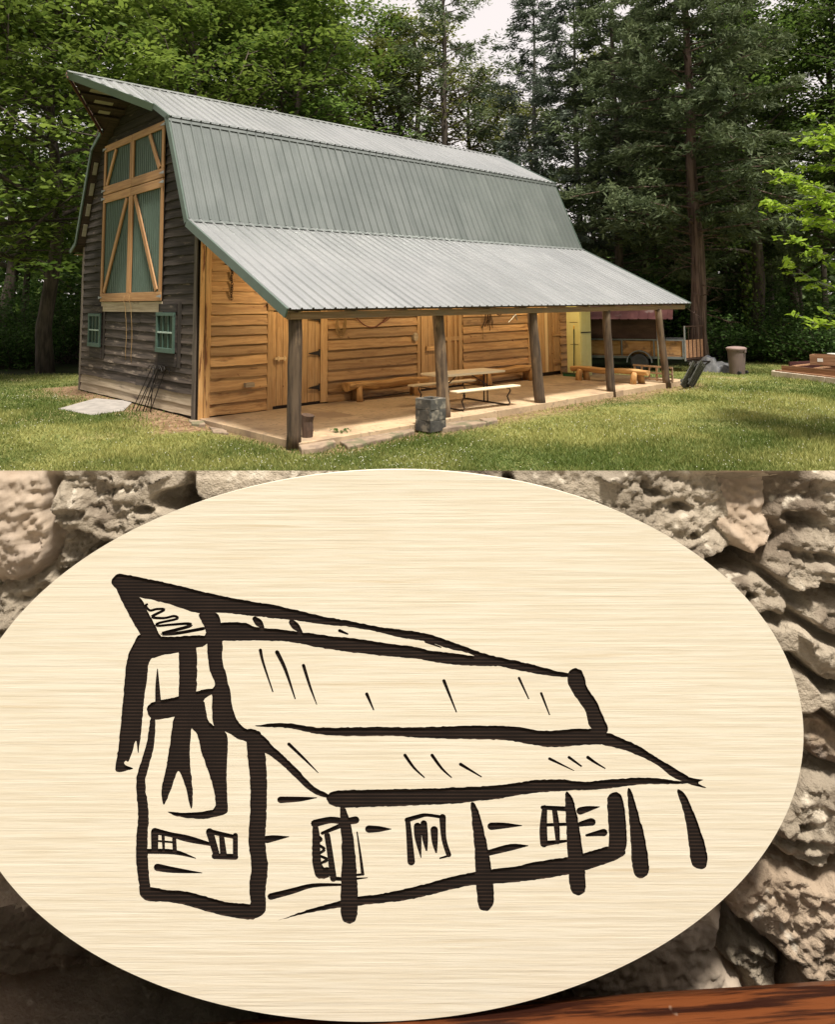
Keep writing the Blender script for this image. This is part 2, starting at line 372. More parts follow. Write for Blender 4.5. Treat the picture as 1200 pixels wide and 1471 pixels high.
def build_ground():
    g = np.concatenate([-np.geomspace(600, 32, 16), np.linspace(-30, 30, 151), np.geomspace(32, 600, 16)])
    gy = np.concatenate([-np.geomspace(600, 6, 14), np.linspace(-4, 40, 111), np.geomspace(42, 900, 16)])
    X, Y = np.meshgrid(g, gy)
    Z = gz(X, Y)
    n, k = X.shape
    V = np.c_[X.ravel(), Y.ravel(), Z.ravel()]
    i = np.arange(n * k).reshape(n, k)
    F = np.c_[i[:-1, :-1].ravel(), i[:-1, 1:].ravel(), i[1:, 1:].ravel(), i[1:, :-1].ravel()]
    me = np_mesh('ground', V, F)
    m = bpy.data.materials.new('lawn_and_forest_floor'); m.use_nodes = True; nt = m.node_tree; N = nt.nodes; L = nt.links
    bs = N['Principled BSDF']; bs.inputs['Roughness'].default_value = 0.95; bs.inputs['Specular IOR Level'].default_value = 0.2
    tc = N.new('ShaderNodeTexCoord')
    def noise(sc, d=5):
        q = N.new('ShaderNodeTexNoise'); q.inputs['Scale'].default_value = sc; q.inputs['Detail'].default_value = d; L.new(tc.outputs['Object'], q.inputs['Vector']); return q.outputs['Fac']
    def mr(f, lo, hi):
        q = N.new('ShaderNodeMapRange'); q.interpolation_type = 'SMOOTHSTEP'; L.new(f, q.inputs['Value']); q.inputs['From Min'].default_value = lo; q.inputs['From Max'].default_value = hi; return q.outputs[0]
    def mix(f, A, B):
        q = N.new('ShaderNodeMix'); q.data_type = 'RGBA'; L.new(f, q.inputs['Factor'])
        for i, c in ((6, A), (7, B)):
            if isinstance(c, tuple): q.inputs[i].default_value = (*c, 1)
            else: L.new(c, q.inputs[i])
        return q.outputs[2]
    c = mix(mr(noise(2.2), .35, .65), (0.110, 0.140, 0.040), (0.205, 0.215, 0.072))
    c = mix(mr(noise(0.55), .53, .70), c, (0.33, 0.275, 0.135))
    c = mix(mr(noise(28, 3), .5, .75), c, (0.075, 0.095, 0.028))
    # bare brown soil along the foot of the barn gable and the dark leaf litter of the forest floor beyond the lawn
    dirt = N.new('ShaderNodeAttribute'); dirt.attribute_name = 'soil'
    c = mix(dirt.outputs['Fac'], c, mix(mr(noise(9), .4, .62), (0.16, 0.095, 0.055), (0.30, 0.20, 0.12)))
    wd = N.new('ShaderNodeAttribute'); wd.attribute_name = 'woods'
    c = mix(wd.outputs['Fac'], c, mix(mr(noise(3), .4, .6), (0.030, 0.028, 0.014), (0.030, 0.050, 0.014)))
    L.new(c, bs.inputs['Base Color'])
    bu = N.new('ShaderNodeBump'); bu.inputs['Strength'].default_value = .6; bu.inputs['Distance'].default_value = .03; L.new(noise(25, 6), bu.inputs['Height']); L.new(bu.outputs[0], bs.inputs['Normal'])
    a, b = to_ab(X.ravel(), Y.ravel())
    nz = fbm(X.ravel() * .9, Y.ravel() * .9, 5, 4) * 1.2
    soil = sstep(-1.3, -.35, a + nz) * (b > -.9) * (b < 8) * (a < 2)
    soil = np.maximum(soil, .75 * sstep(-4.6, -3.95, b + nz * .7) * (a > -.3) * (a < 13.5) * (b < 0))
    at = me.attributes.new('soil', 'FLOAT', 'POINT'); at.data.foreach_set('value', np.clip(soil, 0, 1).astype(np.float32))
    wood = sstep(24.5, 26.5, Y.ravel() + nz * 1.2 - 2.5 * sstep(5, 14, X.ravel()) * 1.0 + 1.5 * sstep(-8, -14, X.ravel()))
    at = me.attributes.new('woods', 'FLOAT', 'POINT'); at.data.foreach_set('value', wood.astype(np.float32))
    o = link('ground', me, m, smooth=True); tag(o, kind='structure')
    return o
build_ground()

# concrete patio under the porch roof: five cast bays with joints between them
patio = empty('patio', bp(0, 0, 0), YAW); tag(patio, kind='structure')
cuts = [0.03, 2.5, 5.0, 7.4, 9.9, 13.3]
for i in range(5):
    mb = MB(); a0, a1 = cuts[i] + .004, cuts[i + 1] - .004
    ns = 8
    poly = [(a0, -0.02), (a0, -3.62)] + [(a0 + (a1 - a0) * k / ns, -3.62 - .03 * random.random()) for k in range(1, ns)] + [(a1, -3.62), (a1, -0.02)]
    mb.prism(poly[::-1] if False else poly, -.35, -.004 * random.random())
    mb.build('slab', MT['concrete'], patio, bevel=.008)

# ------------------------------------------------------------------ barn
barn = empty('barn', bp(0, 0, 0), YAW)
tag(barn, 'weathered gambrel barn with grey-green metal roof and open porch on round posts', 'barn')

def board(parent, name, p0, p1, wdir, wd, t, material, seg=1, wav=0.0, bevel=0.0):
    p0, p1 = Vector(p0), Vector(p1); X = p1 - p0; Ln = X.length; X.normalize()
    Y = Vector(wdir); Y = (Y - X * Y.dot(X)).normalized(); Z = X.cross(Y)
    M = Matrix((X, Y, Z)).transposed().to_4x4(); M.translation = p0
    v = []; f = []
    for i in range(seg + 1):
        x = Ln * i / seg; j = wav * (random.random() - .5) * 2; j2 = wav * .4 * (random.random() - .5)
        v += [(x, j, 0), (x, wd + j2, 0), (x, wd + j2, t), (x, j, t)]
    for i in range(seg):
        o = i * 4
        for k in range(4):
            f.append((o + k, o + 4 + k, o + 4 + (k + 1) % 4, o + (k + 1) % 4))
    f += [(0, 1, 2, 3), (seg * 4 + 3, seg * 4 + 2, seg * 4 + 1, seg * 4)]
    me = bpy.data.meshes.new(name); me.from_pydata(v, [], f); me.update()
    return link(name, me, material, parent, bevel=bevel, M=M)

def prof(z):
    """half width of the gable at height z: lower b limit"""
    if z <= Z1: return 0.0
    if z <= Z2: return (z - Z1) / (Z2 - Z1) * B2
    return B2 + (z - Z2) / (Z3 - Z2) * (W_ / 2 - B2)

# --- gable wall facing the lawn
gw = empty('gable_wall', parent=barn)
mb = MB()
M_g = Matrix(((0, 0, 1, 0), (1, 0, 0, 0), (0, 1, 0, 0), (0, 0, 0, 1)))       # (b, z) polygon -> plane across the barn
poly = [(0.02, -.3), (W_ - .02, -.3), (W_ - .02, Z1 - .05), (W_ - B2, Z2 - .05), (W_ / 2, Z3 - .1), (B2, Z2 - .05), (0.02, Z1 - .05)]
mb.prism(poly, 0.03, 0.12, M_g).build('sheathing', MT['dark_wood'], gw)
DOOR = (1.62, 5.28, 2.36, 6.38)
WINS = [(0.885, 1.775, 1.26, 2.10), (5.19, 6.03, 1.22, 2.05)]
z = 0.03; row = 0
while z < Z3 - .3:
    h = .205 + random.uniform(-.012, .012)
    lo = max(prof(z), prof(z + h)) + .015
    if row > 0: lo = max(lo, .13) if z < Z1 - .2 else lo
    else: lo = .13
    hi = W_ - (max(prof(z), prof(z + h)) + .015)
    if z < Z1 - .2: hi = W_ - .10
    spans = [(lo, hi)]
    if DOOR[2] - .27 < z + h * .5 < DOOR[3]:
        spans = [(lo, DOOR[0] + .02), (DOOR[1] - .02, hi)]
    for s0, s1 in spans:
        if s1 - s0 < .08: continue
        jn = [s0]
        while s1 - jn[-1] > 3.2:
            jn.append(jn[-1] + random.uniform(1.3, 2.9))
        if s1 - jn[-1] < .4 and len(jn) > 1: jn.pop()
        jn.append(s1)
        for q in range(len(jn) - 1):
            mt_ = MT['siding_pale'] if row < 2 else (MT['siding_worn'] if row < 9 else MT['siding'])
            pr = .030 + random.uniform(-.004, .006); sag = random.uniform(-.010, .010)
            board(gw, 'siding_board', (-pr, jn[q + 1] - .003, z + sag), (-pr, jn[q] + .003, z - sag), (pr * 1.0, 0, h), h + .02, .018, mt_, seg=6, wav=.008)
    z += h; row += 1
# corner boards
board(gw, 'corner_board', (-.052, .145, -.12), (-.052, .145, 3.7), (0, -1, 0), .13, .03, MT['grey_board'])
board(gw, 'corner_board', (-.052, W_ + .01, -.10), (-.052, W_ + .01, 3.85), (0, -1, 0), .12, .03, MT['grey_board'])

# --- loft doors: green ribbed metal in wooden frames
def rib_panel(b0, b1, z0, z1, parent):
    mbp = MB(); n = int(round((b1 - b0) / .115)); V = []; x = -.055
    prof_ = []
    for i in range(n):
        c = b0 + (b1 - b0) * (i + .0) / n; s = (b1 - b0) / n
        prof_ += [(c, 0), (c + s * .78, 0), (c + s * .84, .018), (c + s * .94, .018)]
    prof_.append((b1, 0))
    for (b, d) in prof_: V += [(x - d, b, z0), (x - d, b, z1)]
    F = [(2 * i, 2 * i + 1, 2 * i + 3, 2 * i + 2) for i in range(len(prof_) - 1)]
    mbp.add(V, F); return mbp.build('metal_panel', MT['green'], parent)

def frame(parent, p, q, wd, name='frame_board', lift=.075):
    """board in the gable plane between (b, z) points, centred on the line"""
    p = Vector((-lift, p[0], p[1])); q = Vector((-lift, q[0], q[1]))
    X = (q - p).normalized(); out = Vector((-1, 0, 0)); Y = out.cross(X)
    return board(parent, name, p - Y * wd / 2, q - Y * wd / 2, Y, wd, .035, MT['loft'], bevel=.004)

cb = (DOOR[0] + DOOR[1]) / 2
for (z0, z1, up) in ((2.36, 5.08, 0), (5.10, 6.38, 1)):
    for side in (0, 1):
        b0, b1 = (DOOR[0], cb - .006) if side == 0 else (cb + .006, DOOR[1])
        d = empty('loft_door', parent=barn)
        rib_panel(b0 + .03, b1 - .03, z0 + .03, z1 - .03, d)
        bo, bi = (b0, b1) if side == 0 else (b1, b0)              # outer and inner side
        sg = 1 if side == 0 else -1
        tw, bw_ = (.15, .15)
        if not up: tw, bw_ = .20, .20
        else: tw, bw_ = .17, .21
        frame(d, (b0, z1 - tw / 2), (b1, z1 - tw / 2), tw)
        frame(d, (b0, z0 + bw_ / 2), (b1, z0 + bw_ / 2), bw_)
        frame(d, (bo + sg * .06, z0 + bw_ + .002), (bo + sg * .06, z1 - tw - .002), .12)
        frame(d, (bi - sg * .055, z0 + bw_ + .002), (bi - sg * .055, z1 - tw - .002), .11)
        if up: frame(d, (bo + sg * .22, z0 + bw_ + .02), (bo + sg * .80, z1 - tw - .02), .12, 'brace', .083)
        else: frame(d, (bo + sg * .24, z0 + bw_ + .03), (bi - sg * .24, z1 - tw - .03), .13, 'brace', .083)
        for zz in (z0 + .1, z1 - .09):
            mh = MB().prism([(bo - sg * .07, zz - .035), (bo + sg * .17, zz - .006), (bo + sg * .17, zz + .006), (bo - sg * .07, zz + .035)][::sg], .0, .012)
            mh2 = MB(); mh2.add([(-.122 + v[2] * -1, v[0], v[1]) for v in mh.v], mh.f)
            mh2.build('hinge', MT['steel'], d)
board(barn, 'sill_board', (-.05, DOOR[1] + .0, 2.11), (-.05, DOOR[0] + .0, 2.11), (0, 0, 1), .235, .02, MT['siding_pale'])

# --- gable windows
for k, (b0, b1, z0, z1) in enumerate(WINS):
    wn = empty('window', parent=barn); x = -.095
    mb = MB(); mb.box(-.085, -.005, b0 + .02, b1 - .02, z0 + .02, z1 - .02).build('sash_box', MT['siding'], wn)
    nc, nr = 3, 2
    for i in range(nc):
        for j in range(nr):
            w0 = (b1 - b0 - .10) / nc; h0 = (z1 - z0 - .10) / nr
            MB().box(-.093, -.088, b0 + .05 + w0 * i + .008, b0 + .05 + w0 * (i + 1) - .008, z0 + .05 + h0 * j + .008, z0 + .05 + h0 * (j + 1) - .008).build('pane', MT['glass'], wn)
    for (p, q, wd) in (((b0, z0 + .04), (b1, z0 + .04), .10), ((b0, z1 - .03), (b1, z1 - .03), .07)):
        MB().box(-.135, -.09, b0 - .01, b1 + .01, p[1] - wd / 2, p[1] + wd / 2).build('frame', MT['winframe'], wn, bevel=.004)
    for bb in (b0 + .03, b1 - .03):
        MB().box(-.130, -.09, bb - .035, bb + .035, z0 + .09, z1 - .066).build('frame', MT['winframe'], wn, bevel=.004)
    for i in (1, 2):
        bb = b0 + .05 + (b1 - b0 - .10) / 3 * i
        MB().box(-.112, -.0905, bb - .011, bb + .011, z0 + .088, z1 - .064).build('muntin', MT['winframe'], wn)
    MB().box(-.122, -.0902, b0 + .066, b1 - .066, (z0 + z1) / 2 - .016, (z0 + z1) / 2 + .016).build('meeting_rail', mat('pale_green_paint', (.38, .47, .42)) if k == 0 else bpy.data.materials['pale_green_paint'], wn)
    # rough casing boards
    c0, c1 = (b0 - .20, b0 - .03) if k == 0 else (b0 - .14, b0 - .03)
    board(wn, 'casing', (-.056, c1, z0 - .30), (-.056, c1, z1 + .22), (0, -1, 0), c1 - c0, .05, MT['siding'])
    board(wn, 'casing', (-.052, b1 - .02, z1 + .02), (-.052, b0 - .01, z1 + .02), (0, 0, 1), .17, .03, MT['siding'])
    board(wn, 'casing', (-.052, b1 - .02, z0 - .29), (-.052, b0 - .01, z0 - .29), (0, 0, 1), .27, .03, MT['siding'])

# --- pull ropes hanging from the loft doors
for k, (bb, zb) in enumerate(((3.62, .98), (3.28, .93))):
    pts = [(-.13, bb, 2.50), (-.14, bb + .01, 2.38)]
    pts += [(-.085 - .012 * math.sin(i), bb - .012 * i + .01 * math.sin(i * 1.7), 2.38 - (2.38 - zb) * i / 9) for i in range(1, 10)]
    r = MB().tube(pts, .0065, 5).build('pull_rope', MT['rope'], barn, smooth=True)

# --- porch wall
pw = empty('porch_wall', parent=barn)
MB().box(.03, LB, .03, .12, -.3, 3.8).build('sheathing', MT['dark_wood'], pw)
SECT = [(.24, 1.57), (3.17, 6.03), (7.71, 10.56), (12.14, LB)]
for s0, s1 in SECT:
    z = .015
    while z < 3.6:
        h = .232 + random.uniform(-.03, .03); pr = .052 + random.uniform(-.006, .008); sag = random.uniform(-.010, .010)
        board(pw, 'siding_board', (s0 + .003, -pr, z + sag), (s1 - .003, -pr, z - sag), (0, pr, h), h + .02, .026, MT['gold'], seg=7, wav=.007)
        z += h
for s0, s1 in ((1.57, 3.17), (6.03, 7.71), (10.56, 12.14)):
    z = 2.33
    while z < 3.6:
        h = .232; board(pw, 'siding_board', (s0 + .003, -.034, z), (s1 - .003, -.034, z), (0, .034, h), h + .03, .02, MT['gold'], seg=5, wav=.01); z += h
board(pw, 'corner_board', (.004, -.06, -.05), (.004, -.06, 3.68), (1, 0, 0), .10, .03, MT['corner'])
board(pw, 'corner_board', (.112, -.075, -.02), (.112, -.075, 3.62), (1, 0, 0), .125, .05, MT['corner'])
for aa in (6.045, 10.575):
    board(pw, 'trim_board', (aa - .05, -.07, .0), (aa - .05, -.07, 2.35), (1, 0, 0), .10, .03, MT['gold_door'])

def plank_door(a0, a1, z0, z1, n, leafs=1, pale=None, hinges=(), hb=None):
    d = empty('plank_door', parent=barn)
    MB().box(a0, a1, -.028, -.006, z0, z1).build('backing', MT['dark_wood'], d)
    ws = [random.uniform(.8, 1.2) for _ in range(n)]; t = sum(ws); x = a0
    for i in range(n):
        wd = (a1 - a0) * ws[i] / t
        board(d, 'plank', (x + .004, -.03, z0 + random.uniform(0, .01)), (x + .004, -.03, z1), (1, 0, 0), wd - .008, .026, MT['pale_plank'] if pale == i else MT['gold_door'], bevel=.003)
        x += wd
    for zz in hinges:
        mh = MB(); a = hb
        mh.prism([(a - .30, zz - .008), (a - .02, zz - .05), (a - .02, zz - .085), (a + .02, zz - .085), (a + .02, zz + .085), (a - .02, zz + .085), (a - .02, zz + .05), (a - .30, zz + .008)], 0, .014)
        o2 = MB().add([(v[0], -.075 - v[2] + .004, v[1]) for v in mh.v], mh.f); o2.build('hinge', MT['iron'], d)
    return d
d1 = plank_door(1.66, 3.15, .06, 2.1, 9, pale=None, hinges=(.38, 1.15, 1.93), hb=2.93)
board(d1, 'frame_board', (2.97, -.062, .03), (2.97, -.062, 2.12), (1, 0, 0), .19, .012, MT['gold_door'])
board(d1, 'frame_board', (1.58, -.055, .0), (1.58, -.055, 2.2), (1, 0, 0), .14, .03, MT['gold_door'])
board(pw, 'header_board', (1.56, -.06, 2.13), (3.18, -.06, 2.13), (0, 0, 1), .19, .03, MT['gold'])
mb = MB(); mb.box(1.74, 2.02, -.115, -.058, 1.06, 1.11); mb.box(1.80, 1.83, -.135, -.114, 1.03, 1.14); mb.box(1.95, 1.98, -.135, -.114, 1.03, 1.14); mb.build('latch', MT['pale_plank'], d1)
d2 = plank_door(6.10, 7.68, .05, 2.28, 10)
for zz in (.35, 1.25, 2.0):
    board(d2, 'batten', (6.95, -.058, zz), (7.66, -.058, zz), (0, 0, 1), .10, .02, MT['gold_door'])
for aa, wdt in ((6.12, .12), (7.08, .13), (7.36, .05), (7.52, .13)):
    board(d2, 'cover_strip', (aa, -.080, .06), (aa, -.080, 2.26), (1, 0, 0), wdt, .02, MT['gold_door'])
mb = MB(); mb.box(6.30, 6.62, -.10, -.056, 1.02, 1.14); mb.build('latch', MT['gold_door'], d2)
d3 = plank_door(10.64, 12.10, .10, 2.2, 8, pale=4)
board(d3, 'frame_board', (11.80, -.06, .12), (11.80, -.06, 2.2), (1, 0, 0), .3, .02, MT['gold_door'])
for zz in (.35, 1.2, 2.0): board(d3, 'batten', (11.72, -.081, zz), (12.10, -.081, zz), (0, 0, 1), .1, .02, MT['gold_door'])

# --- the two walls that face the woods
MB().box(.12, LB, W_ - .12, W_ - .02, -.3, 3.9).build('back_wall', MT['siding'], barn)
mb = MB().prism(poly, LB, LB + .06, M_g); mb.build('far_gable_wall', MT['siding'], barn)

# --- roof
roof = empty('roof', parent=barn)
NS = 15; SW = (LR + OV) / NS
def sheet_mesh(x0, x1, end, start=lambda x: 0.0):
    """ribbed sheet: x along the roof, y down the slope, z outward"""
    P = SW / 4; pts = []
    for (xr, d) in ((0, 0), (.070, 0), (.075, .005), (.088, .005), (.093, 0), (.136, 0), (.141, .005), (.154, .005), (.159, 0), (P - .056, 0), (P - .042, .028), (P - .016, .028), (P - .002, 0)):
        for k in range(4):
            pts.append((P * k + xr, d))
    pts = sorted([(x, d) for x, d in pts]) + [(SW, 0)]
    pts = [(x + x0, d) for x, d in pts]
    n = len(pts)
    V = [(x, start(x), d) for x, d in pts] + [(x, end(x), d) for x, d in pts]
    F = [(i, i + 1, n + i + 1, n + i) for i in range(n - 1)]
    me = bpy.data.meshes.new('metal_panel'); me.from_pydata(V, [], F); me.update(); return me

def slope(b0, z0, b1, z1, right, extra=.03, lift=.02, metal='roof'):
    Y = Vector((0, b1 - b0, z1 - z0)); S = Y.length; Y.normalize()
    X = Vector((-1, 0, 0)) if right else Vector((1, 0, 0))
    Z = X.cross(Y)
    me = sheet_mesh(0, SW, lambda x: S + extra)
    for i in range(NS):
        a = (-OV + SW * (i + 1)) if right else (-OV + SW * i)
        M = Matrix((X, Y, Z)).transposed().to_4x4(); M.translation = Vector((a, b0, z0)) + Z * (lift + .0015 * (i % 2))
        link('metal_panel', me, MT[metal], roof, M=M)
    # deck under the sheets
    mbd = MB(); M = Matrix((X, Y, Z)).transposed().to_4x4(); M.translation = Vector((0, b0, z0))
    xs = (-LR + .03, OV - .03) if right else (-OV + .03, LR - .03)
    mbd.box(xs[0], xs[1], 0, S, -.03, .012, M); mbd.build('roof_deck', MT['dark_wood'], roof)
    return X, Y, Z, S
BR = W_ / 2
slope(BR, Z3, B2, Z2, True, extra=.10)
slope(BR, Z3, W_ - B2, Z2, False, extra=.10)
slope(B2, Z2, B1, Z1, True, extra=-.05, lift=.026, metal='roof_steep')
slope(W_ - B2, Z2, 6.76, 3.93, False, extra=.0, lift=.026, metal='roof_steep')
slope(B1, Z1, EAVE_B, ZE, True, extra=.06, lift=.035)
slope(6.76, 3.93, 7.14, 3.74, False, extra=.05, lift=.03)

# hood: the upper slopes run out to a point over the loft doors
FR = .682
for right in (True, False):
    b1 = B2 if right else W_ - B2
    Y = Vector((0, b1 - BR, Z2 - Z3)); S = Y.length; Y.normalize()
    X = Vector((-1, 0, 0)) if right else Vector((1, 0, 0)); Z = X.cross(Y)
    HL = HOOD - OV
    for i in range(2):
        w0 = HL / 2; a_in = -OV - w0 * i
        # distance forward of the rake f = 0 .. HL
        sub = 14; pts = []
        for k in range(sub + 1):
            f = w0 * i + w0 * k / sub
            pts.append((f, .020 if (k % 5) in (2, 3) and k < sub else 0))
        V = []
        for f, d in pts: V.append((f, 0, d))
        for f, d in pts: V.append((f, max(.004, S * FR * (1 - f / HL)), d))
        n = len(pts)
        F = [(q, q + 1, n + q + 1, n + q) for q in range(n - 1)]
        sgn = 1 if right else -1
        V = [(x * sgn, y, zz) for x, y, zz in V]
        me = bpy.data.meshes.new('metal_panel'); me.from_pydata(V, [], F); me.update()
        M = Matrix((X, Y, Z)).transposed().to_4x4(); M.translation = Vector((-OV, BR, Z3)) + Z * .02
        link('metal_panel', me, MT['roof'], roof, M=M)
    # soffit deck of the hood
    sgn = 1 if right else -1
    mbh = MB(); M = Matrix((X, Y, Z)).transposed().to_4x4(); M.translation = Vector((-OV, BR, Z3))
    pl = [(-.02 * sgn, 0), ((HL - .02) * sgn, 0), (-.02 * sgn, S * FR * 1.0)]
    mbh.prism(pl if right else pl[::-1], -.03, .012, M); mbh.build('hood_soffit', MT['dark_wood'], roof)
    # pale boards showing between the dark joists under the hood
    for q in range(4):
        s0 = S * FR * (.18 + .19 * q); f1 = HL * (1 - (s0 + .10) / (S * FR)) - .1
        if f1 < .2: continue
        f0 = .15 * f1
        mbh = MB().box(*sorted((f0 * sgn, min(f1 * .8, f0 + .75) * sgn)), s0 + .02, s0 + .13, -.045, -.031, M); mbh.build('soffit_board', MT['pale_sheath'], roof)
        MB().box(*sorted((-.2 * sgn, f1 * sgn)), s0 + .16, s0 + .24, -.10, -.031, M).build('joist', MT['dark_wood'], roof)
    # hood fascia from the tip back to the rake
    tip = Vector((-HOOD, BR, Z3)); end = Vector((-OV, BR, Z3)) + Y * S * FR
    dv = end - tip
    mbf = MB().bar(tip + Vector((-.02, 0, -.06)), end + Vector((-.02, 0, -.06)), .03, .17, up=Z)
    mbf.build('hood_fascia', MT['trim'] if right else MT['red_wood'], roof)
# ridge cap
for s in (1, -1):
    Y = Vector((0, -s * (BR - B2), Z2 - Z3)).normalized()
    mbr = MB(); X = Vector((-1, 0, 0)) if s > 0 else Vector((1, 0, 0)); Z = X.cross(Y)
    M = Matrix((X, Y, Z)).transposed().to_4x4(); M.translation = Vector((0, BR, Z3)) + Z * .045
    xs = (-LR - .01, HOOD + .02) if s > 0 else (-HOOD - .02, LR + .01)
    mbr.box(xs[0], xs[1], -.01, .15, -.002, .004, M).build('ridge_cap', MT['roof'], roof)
# rake trims at both ends, and flashings at the breaks
def rake(p, q, a, wd=.15, name='rake_trim', mt=MT['trim'], dz=.0):
    p = Vector((a, *p)); q = Vector((a, *q)); d = (q - p).normalized(); n = Vector((1, 0, 0)).cross(d)
    if n.z < 0: n = -n
    if abs(n.z) < .5 and False: pass
    return MB().bar(p - n * (wd / 2 - .045 - dz), q - n * (wd / 2 - .045 - dz), .035, wd, up=n).build(name, mt, roof)
for a in (-OV - .012, LR + .012):
    s0 = (BR + (B2 - BR) * FR, Z3 + (Z2 - Z3) * FR) if a < 0 else (BR, Z3)
    rake(s0, (B2 - .09, Z2 - .045), a, .12)
    rake((B2 + .01, Z2), (B1, Z1), a, .15)
    rake((B1, Z1 + .01), (EAVE_B - .05, ZE - .02), a, .17)
    rake((W_ - s0[0], s0[1]), (W_ - B2 + .05, Z2 - .03), a, .10)
    rake((W_ - B2, Z2), (6.76, 3.93), a, .10)
    rake((6.76, 3.93), (7.16, 3.73), a, .10)
def flash(b, z, db, dz, wd, lift):
    d = Vector((0, db, dz)).normalized(); n = Vector((1, 0, 0)).cross(d)
    if n.z < 0: n = -n
    p = Vector((-OV - .02, b, z)) + n * lift
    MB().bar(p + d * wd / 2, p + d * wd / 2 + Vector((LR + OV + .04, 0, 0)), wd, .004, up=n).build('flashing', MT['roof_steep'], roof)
flash(B2, Z2, B1 - B2, Z1 - Z2, .16, .052)
flash(B1, Z1, EAVE_B - B1, ZE - Z1, .15, .058)
# pale lookouts under the left rake
for q in range(4):
    t = .12 + .22 * q; p = Vector((0, W_ - B2, Z2)).lerp(Vector((0, 6.76, 3.93)), t); p2 = Vector((0, W_ - B2, Z2)).lerp(Vector((0, 6.76, 3.93)), t + .13)
    MB().bar(p + Vector((-.12, -.05, -.02)), p2 + Vector((-.12, -.05, -.02)), .10, .02, up=Vector((0, 1, .35))).build('soffit_board', MT['pale_sheath'], roof)
# left eave box
board(barn, 'eave_board', (-.2, 7.10, 3.66), (LR - .1, 7.10, 3.66), (0, -1, 0), .24, .02, MT['beam'])

# --- porch frame: beam, rafters, purlins and round posts
board(barn, 'porch_beam', (-.16, -3.49, ZE - .165), (LR - .15, -3.49, ZE - .165), (0, 0, 1), .12, .13, MT['beam'], bevel=.006)
sl_ = (Z1 - ZE) / (B1 - EAVE_B)
for k in range(12):
    a = .02 + k * 1.2
    p = Vector((a, -.12, Z1 - (B1 + .12) * sl_ - .16)); q = Vector((a, -3.6, ZE + .06 * sl_ - .13))
    MB().bar(p, q, .05, .15).build('rafter', MT['beam'], barn)
for k in range(5):
    b = -.5 - .68 * k; zz = Z1 + (b - B1) * sl_ - .052
    MB().bar((-.2, b, zz), (LR - .05, b, zz), .09, .036, up=Vector((0, -sl_, 1))).build('purlin', MT['beam'], barn)
POSTS = [(.015, -3.478, .018, .0, .122, .116), (3.63, -3.40, -.14, .05, .130, .112), (6.60, -3.50, -.20, .08, .130, .108), (9.46, -3.54, -.11, .04, .112, .100), (12.15, -3.62, -.30, .12, .10, .092)]
for k, (a, b, da, db, r0, r1) in enumerate(POSTS):
    mb = MB(); pts = []; rad = []
    for i in range(9):
        t = i / 8; pts.append((a + da * t + .008 * math.sin(i * 2.1 + k), b + (db) * t * .3 + .008 * math.cos(i * 1.7 + k), -.14 + (ZE - .16 + .14) * t + (.012 if i == 8 else 0)))
        rad.append((r0 + (r1 - r0) * t) * random.uniform(.975, 1.025))
    mb.tube(pts, rad, 14); mb.build('porch_post', MT['post'], barn, smooth=True)

# ------------------------------------------------------------------ things on the porch
LAMP_W = 75.0
def on_wall(u, v, b=-.08):
    """barn-local point on the porch wall (or parallel to it) seen at a pixel"""
    p = on_plane(u, v, bp(0, b), BX) - ORG
    return Vector((p.dot(AX), p.dot(BX), p.z))

def wp(l):
    return bp(l[0], l[1], l[2])

def gzs(x, y):
    return float(gz(np.array([x]), np.array([y]))[0])

def thing(name, label, cat, loc, rz=0.0, group=None):
    return tag(empty(name, loc, rz), label, cat, group)

# picnic table
t = thing('picnic_table', 'cream plastic picnic table with attached benches on brown steel legs', 'picnic table', bp(5.12, -2.52, 0), YAW - .10)
MB().box(-.93, .93, -.38, .38, .685, .735).build('tabletop', MT['plastic'], t, bevel=.018)
for s in (-1, 1):
    MB().box(-.93, .93, s * .74 - .125, s * .74 + .125, .40, .44).build('bench', MT['plastic'], t, bevel=.015)
for x in (-.66, .66):
    for s in (-1, 1):
        MB().tube([(x, s * .76, .40), (x, s * .80, .33), (x, s * .70, .20), (x, s * .78, .07), (x, s * .74, .02), (x, s * .5, .018), (x, 0, .018)], .018, 7).build('leg', MT['table_leg'], t, smooth=True)
    for s in (-.06, .06):
        MB().tube([(x, s, .02), (x, s, .69)], .016, 7).build('upright', MT['table_leg'], t, smooth=True)
    MB().tube([(x, -.05, .40), (x * .25, 0, .68)], .013, 6).build('brace', MT['table_leg'], t)
    MB().tube([(x, -.74, .38), (x, .74, .38)], .013, 6).build('crossbar', MT['table_leg'], t)
for s in (-.25, .25):
    MB().tube([(-.7, s, .68), (.7, s, .68)], .014, 6).build('rail', MT['table_leg'], t)

